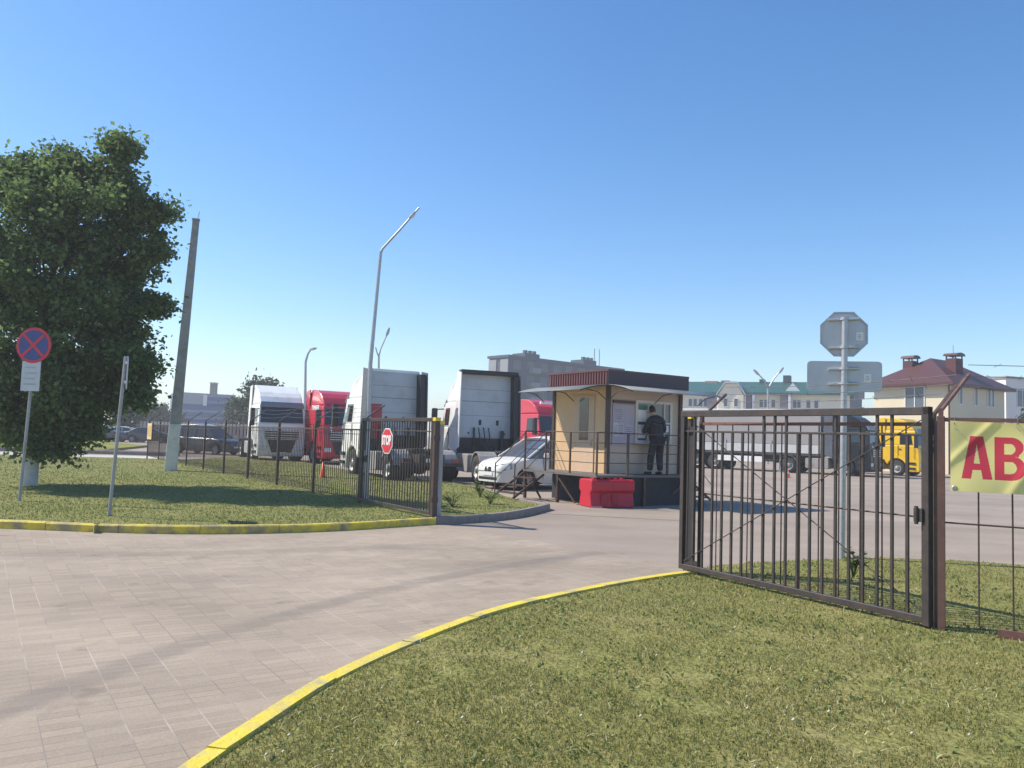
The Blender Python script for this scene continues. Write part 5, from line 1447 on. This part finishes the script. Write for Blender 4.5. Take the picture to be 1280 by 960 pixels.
# ------------------------------------------------------------------ buildings
def window_set(parent, me, spots, names='window'):
    for p in spots:
        link(names, me, parent, p)
M_pane = mat('far_window_glass', (0.10, 0.12, 0.14), .15, var=.3, scale=.6)
M_frame_w = mat('white_window_frame', (0.7, 0.7, 0.68), .5, var=.05)
def win_mesh(w, h, d=.06, mull=1, frame=None, pane=None):
    g = MB(); f = .07
    g.box(-w/2, w/2, -d, .0, -h/2, -h/2+f); g.box(-w/2, w/2, -d, .0, h/2-f, h/2); g.box(-w/2, -w/2+f, -d, 0, -h/2+f, h/2-f); g.box(w/2-f, w/2, -d, 0, -h/2+f, h/2-f)
    for k in range(mull): x = -w/2+w*(k+1)/(mull+1); g.box(x-f/2, x+f/2, -d+.003, 0, -h/2+f, h/2-f)
    g.box(-w/2+f, w/2-f, -.02, .0, -h/2+f, h/2-f, 1)
    return g.mesh('window', [frame or M_frame_w, pane or M_pane])

# apartment block behind the trucks
Yb = 150
c0 = AT(632, 560, Yb); c0.z = 0
zt = AT(632, 446.5, Yb).z
hdg = V((.747, .664, 0))
bt = thing('apartment_block', 'grey-blue flat-roofed apartment block behind the trucks and kiosk', 'building', c0, math.atan2(hdg.y, hdg.x))
M_ap = mat('blue_grey_panels', (0.055, 0.075, 0.10), .85, var=.12, scale=.15, dirt=(.10, .12, .145), dirt_amt=.4, dscale=.1)
M_ap2 = mat('pale_end_panels', (0.27, 0.28, 0.29), .85, var=.08, scale=.2)
g = MB(); g.box(0, 33, 0, 5.6, 0, zt); g.build('wall', M_ap, bt)
g = MB(); g.box(-.15, -.002, 0, 2.2, 0, zt-.3); g.box(-.15, -.002, 3.4, 5.6, 0, zt-.3); g.build('end_panel', M_ap2, bt)
g = MB(); g.box(-.3, 33.2, -.3, 5.9, zt, zt+.5); g.box(20, 20.5, -.4, 5.95, zt-.2, zt+.9); g.build('parapet', M_ap, bt)
for x, z in ((5, .9), (21.5, 1.1)):
    g = MB(); g.box(x, x+4, 1, 4.6, zt+.5, zt+.5+z)
    for k in range(3): g.box(x+.4+1.2*k, x+1+1.2*k, 1.4, 2, zt+.5+z, zt+1.1+z)
    g.build('roof_housing', M_ap, bt)
for x in (27, 28.6): 
    g = MB(); g.tube([(x, 3, zt+.5), (x, 3, zt+4.5)], .1, 5); g.build('antenna', M_greysteel, bt)
wm = win_mesh(1.9, 1.6, mull=1, frame=mat('dull_frame', (.15, .17, .19), .6), pane=mat('blue_pane', (.06, .075, .095), .3, var=.5, scale=.3))
spots = []
nfl = 6; fh = zt/nfl
for f in range(nfl):
    for k in range(9): spots.append((2.2+3.55*k, -.002, fh*f+fh*.55))
window_set(bt, wm, spots)
g = MB()
for k in range(0, 8, 3):
    for f in range(1, nfl): g.box(5.2+3.75*k, 7.5+3.75*k, -1.1, -.01, fh*f+.2, fh*f+1.2)
g.build('balcony', mat('balcony_panel', (.20, .22, .25), .8, var=.2, scale=.3), bt)
# white lower annex left of it is hidden by the trucks

# long cream building under a green roof
Yg = 112
gl = AT(800, 560, Yg+8); gr_ = AT(1062, 560, Yg-3); gl.z = gr_.z = 0
dg_ = (gr_-gl); Lg = dg_.length
bt = thing('green_roofed_building', 'long cream building with a green roof and gable beyond the yard', 'building', gl, math.atan2(dg_.y, dg_.x))
M_cream = mat('cream_render', (0.80, 0.72, 0.56), .85, var=.05, scale=.3)
M_green = mat('green_metal_roof', (0.022, 0.095, 0.078), .45, var=.12, scale=.3)
M_recess = mat('mauve_grey_render', (0.25, 0.22, 0.225), .85, var=.08, scale=.4)
ze = AT(1000, 492, Yg).z; zri = AT(1000, 474, Yg).z
g = MB(); g.box(0, Lg, 0, 12, 0, ze); g.build('wall', M_cream, bt)
g = MB()
g.add([(-.6, -.8, ze), (Lg+.6, -.8, ze), (Lg+.6, 12.6, ze), (-.6, 12.6, ze), (4, 5.9, zri), (Lg-.3, 5.9, zri)], [(0, 1, 5, 4), (1, 2, 5), (2, 3, 4, 5), (3, 0, 4), (3, 2, 1, 0)])
g.add([(-.6, -.8, ze-.25), (Lg+.6, -.8, ze-.25), (Lg+.6, -.8, ze-.002), (-.6, -.8, ze-.002)], [(0, 1, 2, 3)])
rf = g.build('roof', M_green, bt)
def xg(u): # local x of a pixel column
    d = ray(u, 560); 
    a = gl; e = dg_.normalized()
    det = d.x*(-e.y) - d.y*(-e.x); s_ = (a.x*d.y - a.y*d.x)/(e.y*d.x - e.x*d.y) if abs(e.y*d.x-e.x*d.y) > 1e-6 else 0
    return s_
xa, xb = xg(899), xg(930); xm = (xa+xb)/2
zga = AT(915, 478, Yg).z
zgt = AT(915, 478.5, Yg).z
g = MB(); g.prism([(xa, 0), (xb, 0), (xb, zgt-1.6), (xm+.8, zgt), (xm-.8, zgt), (xa, zgt-1.6)], -1.6, 4, 'XZ'); g.build('gable_wall', M_cream, bt)
g = MB()
for q in (((xa-.3, zgt-1.75), (xm-.8, zgt+.05), (xm-.8, zgt+.3), (xa-.3, zgt-1.5)), ((xm-.8, zgt+.05), (xm+.8, zgt+.05), (xm+.8, zgt+.3), (xm-.8, zgt+.3)), ((xm+.8, zgt+.05), (xb+.3, zgt-1.75), (xb+.3, zgt-1.5), (xm+.8, zgt+.3))):
    g.prism(list(q), -1.9, 5, 'XZ')
g.build('gable_roof', mat('pale_verge', (.55, .54, .52), .6), bt)
for u0, u1 in ((884, 896), (933, 939), (975, 984)):
    g = MB(); g.box(xg(u0), xg(u1), -.5, -.005, 0, ze-.3); g.build('recess_panel', M_recess, bt)
for u0, u1 in ((896, 899), (930, 932.5), (940, 943), (985, 988)):
    g = MB(); g.box(xg(u0), xg(u1), -.75, -.51 if u0 < 0 else -.006, 0, ze-.25); g.build('white_pilaster', M_white, bt)
gw = win_mesh(.62, 1.2, mull=0); sp = []
for u in (862, 868, 875, 881, 908, 921, 951, 957, 966, 993, 998, 1010, 1020):
    y = -1.602 if 900 < u < 930 else -.006
    for z in (ze-1.5, ze-4.4): sp.append((xg(u), y, z))
window_set(bt, gw, sp)
xd = xg(990)
g = MB(); g.prism([(xd-1.1, ze+.2), (xd+1.1, ze+.2), (xd, ze+1.5)], .35, 4, 'XZ'); g.build('dormer', M_white, bt)
for u0, u1, v0, v1, mm in ((894, 905, 473, 482, M_recess), (975, 985, 469, 478, mat('dark_vent', (.07, .08, .085), .7)), (873, 889, 473, 480, mat('pink_brick', (.42, .27, .24), .85, var=.15)), (944, 951, 473, 478, M_green)):
    g = MB(); za, zb = AT(u0, v1, Yg+5).z, AT(u0, v0, Yg+5).z; g.box(xg(u0), xg(u1), 5, 7, za-1.5, zb); g.build('roof_vent', mm, rf)

# grey block behind the road sign
Yk = 135; gk = AT(1025, 560, Yk); gk.z = 0; ge = AT(1079, 560, Yk+4); ge.z = 0; dk = ge-gk
bt = thing('grey_block', 'mauve-grey flat-roofed block rising behind the back-turned road sign', 'building', gk, math.atan2(dk.y, dk.x))
zk = AT(1060, 474, Yk).z
g = MB(); g.box(0, dk.length*.6, 0, 10, 0, zk-1.4); g.build('wall', mat('mauve_render', (.24, .23, .25), .85, var=.07, scale=.3), bt)
g = MB(); g.box(dk.length*.6+.003, dk.length, .3, 10, 0, zk); g.build('stair_tower', mat('darker_render', (.17, .175, .18), .85, var=.1, scale=.3), bt)
kw = win_mesh(1.4, 1.5, mull=1, frame=M_greysteel)
window_set(bt, kw, [(dk.length*.6+1.4+2.4*k, .298, zk-2.2-3*f) for k in range(2) for f in range(3)])
g = MB(); g.box(-.2, dk.length*.6+.2, -.2, 10.2, zk-1.398, zk-1.1); g.build('parapet', M_greysteel, bt)

# house with the red hipped roof
ch_ = AT(1186, 560, 60); ch_.z = 0
bt = thing('house', 'cream two-storey house with a dark red hipped roof and brick chimneys', 'house', ch_, ROT_B)
eH = AT(1186, 477.5, 60).z
LB, LA = 8.6, 6.0
M_hc = mat('cream_house_render', (0.66, 0.58, 0.42), .85, var=.05, scale=.4)
g = MB(); g.box(0, LB, 0, LA, 0, eH); g.build('wall', M_hc, bt)
M_tile = ribmat('dark_red_tiles', (0.085, 0.032, 0.030), .3, .5, 'Z', .5)
zR = AT(1175, 444, 62).z
g = MB(); o_ = .65
e_ = [(-o_, -o_, eH-.05), (LB+o_, -o_, eH-.05), (LB+o_, LA+o_, eH-.05), (-o_, LA+o_, eH-.05)]
r1, r2 = (LA*.5, LA*.5, zR), (LB-LA*.5, LA*.5, zR)
g.add(e_ + [r1, r2], [(0, 1, 5, 4), (1, 2, 5), (2, 3, 4, 5), (3, 0, 4), (3, 2, 1, 0)])
g2 = [(x, y, z-.18) for x, y, z in e_]
g.add(e_ + g2, [(0, 4, 5, 1), (1, 5, 6, 2), (2, 6, 7, 3), (3, 7, 4, 0), (4, 7, 6, 5)])
rf = g.build('roof', M_tile, bt)
M_brick = mat('dark_red_brick', (0.10, 0.035, 0.038), .85, var=.2, scale=3)
for x, y, w, h0, h1 in ((3.35, 1.3, 1.1, eH+.5, AT(1198, 447, 62).z), (2.2, 4.2, .9, eH+1.0, AT(1155, 451, 64).z)):
    g = MB(); g.box(x-w/2, x+w/2, y-.4, y+.4, h0, h1); c_ = g.build('chimney', M_brick, rf)
    g = MB(); vs = []
    g.prism([(x-w*.62, h1+.22), (x-w*.45, h1+.40), (x, h1+.47), (x+w*.45, h1+.40), (x+w*.62, h1+.22)], y-.55, y+.55, 'XZ')
    for sx_ in (-1, 1):
        for sy_ in (-1, 1): g.box(x+sx_*w*.45-.04, x+sx_*w*.45+.04, y+sy_*.35-.04, y+sy_*.35+.04, h1, h1+.24)
    g.build('chimney_cap', M_tile, rf)
g = MB(); g.tube([(3.2, 1.3, AT(1198, 440, 62).z), (3.2, 1.3, AT(1198, 430, 62).z)], .03, 5); g.build('aerial', M_galv, rf)
hw2 = win_mesh(.55, 1.55, mull=0); hw1 = win_mesh(1.6, 1.75, mull=1)
zwn = AT(1220, 495, 62).z
for x in (1.7, 4.0, 6.0, 6.6): link('window', hw2, bt, (x, -.003, zwn))
w1 = link('window', hw1, bt, (-.003, 2.6, AT(1150, 496, 62).z)); w1.rotation_euler.z = R(-90)
w2 = link('window', hw1, bt, (-.003, 2.6, 1.9)); w2.rotation_euler.z = R(-90)
for x in (1.7, 5.6): link('window', hw1, bt, (x, -.003, 1.9))
g = MB(); g.hexa([(3.2, -1.0, 3.6), (6.2, -1.0, 3.6), (6.2, -.003, 3.9), (3.2, -.003, 3.9), (3.2, -1.0, 3.7), (6.2, -1.0, 3.7), (6.2, -.003, 4.05), (3.2, -.003, 4.05)]); g.build('porch_roof', M_tile, bt)
g = MB(); g.tube([(-.06, -.06, 0), (-.06, -.06, eH-.1)], .06, 8); g.build('downpipe', mat('brown_pipe', (.12, .05, .04), .5), bt)

# white building at the right edge
wb = AT(1258, 560, 78); wb.z = 0
bt = thing('white_building', 'plain white building cut off by the right edge of the picture', 'building', wb, R(20))
zw2 = AT(1270, 473, 78).z
g = MB(); g.box(0, 16, 0, 10, 0, zw2); g.build('wall', mat('white_render', (.72, .70, .66), .85, var=.05, scale=.4), bt)
g = MB(); g.box(-.15, 16.15, -.15, 10.15, zw2, zw2+.2); g.build('parapet', M_greysteel, bt)
window_set(bt, hw1, [(2.2+3*k, -.003, zw2-1.9-2.9*f) for k in range(4) for f in range(2)])

# blue-clad building and tower at left
Yl_ = 140; a0 = AT(222, 560, Yl_); b0_ = AT(291, 560, Yl_+5); a0.z = b0_.z = 0; dl = b0_-a0
bt = thing('blue_clad_building', 'low building in blue and grey banded cladding left of the trucks', 'building', a0, math.atan2(dl.y, dl.x))
zb_ = AT(250, 491, Yl_).z; Lb = dl.length
g = MB(); g.box(0, Lb, 0, 10, 0, zb_); g.build('wall', mat('grey_blue_wall', (.16, .20, .30), .7, var=.08, scale=.3), bt)
cols = [(.09, .13, .25), (.22, .26, .36), (.11, .17, .31), (.28, .31, .39), (.13, .19, .33)]
zb0 = AT(250, 528, Yl_).z
for k in range(9):
    z0 = zb0 + (zb_-zb0)*k/9; z1 = z0 + (zb_-zb0)/9*.86
    g = MB(); g.box(.05 if k < 5 else Lb*.48, Lb-.6, -.14-.02*(k % 3), -.003, z0, z1); g.build('cladding_band', mat('band_%d' % (k % 5), cols[k % 5], .6, var=.1, scale=.4), bt)
g = MB(); g.box(.2, Lb*.40, -.10, -.004, zb0+(zb_-zb0)*.62, zb_-.1); g.build('grey_panel', mat('grey_panel', (.40, .41, .43), .7, var=.06), bt)
g = MB(); g.box(Lb*.40, Lb*.47, -.25, -.005, zb0+(zb_-zb0)*.58, zb_-.2); g.build('white_panel', M_white, bt)
Yt = 165; at_ = AT(258, 560, Yt); at_.z = 0
bt = thing('tower', 'thin grey tower with open columns on the left skyline', 'tower', at_, 0)
z1, z0 = AT(261, 479, Yt).z, AT(261, 493, Yt).z; wT = 7*Yt/1000
g = MB(); g.box(0, wT, 0, wT, 0, z0); g.build('base', M_conc, bt)
for x, y in ((0, 0), (wT/2-.12, 0), (wT-.25, 0), (0, wT-.25), (wT-.25, wT-.25)):
    g = MB(); g.box(x, x+.25, y, y+.25, z0, z1); g.build('column', M_conc, bt)
g = MB(); g.box(-.1, wT+.1, -.1, wT+.1, z1, z1+.2); g.box(.45, wT-.45, .45, wT-.45, z0, z1); g.build('core', mat('pale_core', (.5, .5, .5), .8), bt)
# pale picket wall
Yp = 88; a0 = AT(130, 548, Yp+2); b0_ = AT(312, 548, Yp); a0.z = b0_.z = 0; d = b0_-a0
bt = thing('picket_wall', 'pale pinkish slatted wall in front of the blue-clad building', 'wall', a0, math.atan2(d.y, d.x))
g = MB(); 
n = int(d.length/.42); ztp2 = AT(260, 529, Yp).z
for k in range(n): g.box(.42*k, .42*k+.26, -.05, .05, .3, ztp2)
g.build('slats', mat('pinkish_concrete', (.52, .44, .41), .85, var=.15, scale=.6), bt)
g = MB()
for z in (.4, ztp2-.5): g.box(0, d.length, .055, .14, z, z+.2)
g.build('rail', mat('dull_rail', (.3, .25, .24), .8), bt)
# dark low wall section left
a0 = AT(232, 556, 70); b0_ = AT(246, 556, 70)
# ------------------------------------------------------------------ air
if HAZE:
    hm_ = bpy.data.materials.new('haze_air'); hm_.use_nodes = True; nt = hm_.node_tree
    nt.nodes.remove(nt.nodes['Principled BSDF'])
    pv = nt.nodes.new('ShaderNodeVolumePrincipled'); pv.inputs['Color'].default_value = (.92, .94, 1.0, 1); pv.inputs['Density'].default_value = HAZE
    pv.inputs['Anisotropy'].default_value = .2
    nt.links.new(pv.outputs[0], nt.nodes['Material Output'].inputs['Volume'])
    hz = MB().box(-720, 720, -65, 910, -1, 26).build('haze', hm_); hz['kind'] = 'stuff'; hz['label'] = 'thin bluish summer haze over the yard and the far buildings'
# ------------------------------------------------------------------ light, sky, camera
EL, AZ = R(46), math.atan2(-.98, .20)        # compass angle of the sun from +Y towards +X
sun_dir = V((math.sin(AZ)*math.cos(EL), math.cos(AZ)*math.cos(EL), math.sin(EL)))
sl = bpy.data.lights.new('sun', 'SUN'); sl.energy = SUN_E; sl.angle = R(.55); sl.color = (1.0, .91, .77)
so = bpy.data.objects.new('sun', sl); COL.objects.link(so); so.location = sun_dir*60
so.rotation_euler = (-sun_dir).to_track_quat('-Z', 'Y').to_euler()
w = bpy.data.worlds.new('World'); scene.world = w; w.use_nodes = True
nt = w.node_tree; n = nt.nodes; bg = n['Background']
sk = n.new('ShaderNodeTexSky'); sk.sky_type = 'NISHITA'; sk.sun_disc = False
sk.sun_elevation = EL; sk.sun_rotation = AZ; sk.altitude = 150; sk.air_density = 1.0; sk.dust_density = .35; sk.ozone_density = 2.2
hs = n.new('ShaderNodeHueSaturation'); hs.inputs['Saturation'].default_value = 1.28; hs.inputs['Hue'].default_value = .502; nt.links.new(sk.outputs[0], hs.inputs['Color']); nt.links.new(hs.outputs[0], bg.inputs['Color']); bg.inputs['Strength'].default_value = SKY_E
cam = bpy.data.cameras.new('camera'); co = bpy.data.objects.new('camera', cam); COL.objects.link(co)
M = Matrix((cr, cu, -cf)).transposed().to_4x4(); M.translation = CAM
co.matrix_world = M
cam.sensor_fit = 'HORIZONTAL'; cam.sensor_width = 36; cam.lens = 36*FPX/1280; cam.clip_start = .05; cam.clip_end = 3000
scene.camera = co
vs_ = scene.view_settings; vs_.view_transform = 'Standard'; vs_.look = 'None'; vs_.exposure = EXPO; vs_.gamma = 1; vs_.use_curve_mapping = False
scene.cycles.max_bounces = 8; scene.cycles.transparent_max_bounces = 8
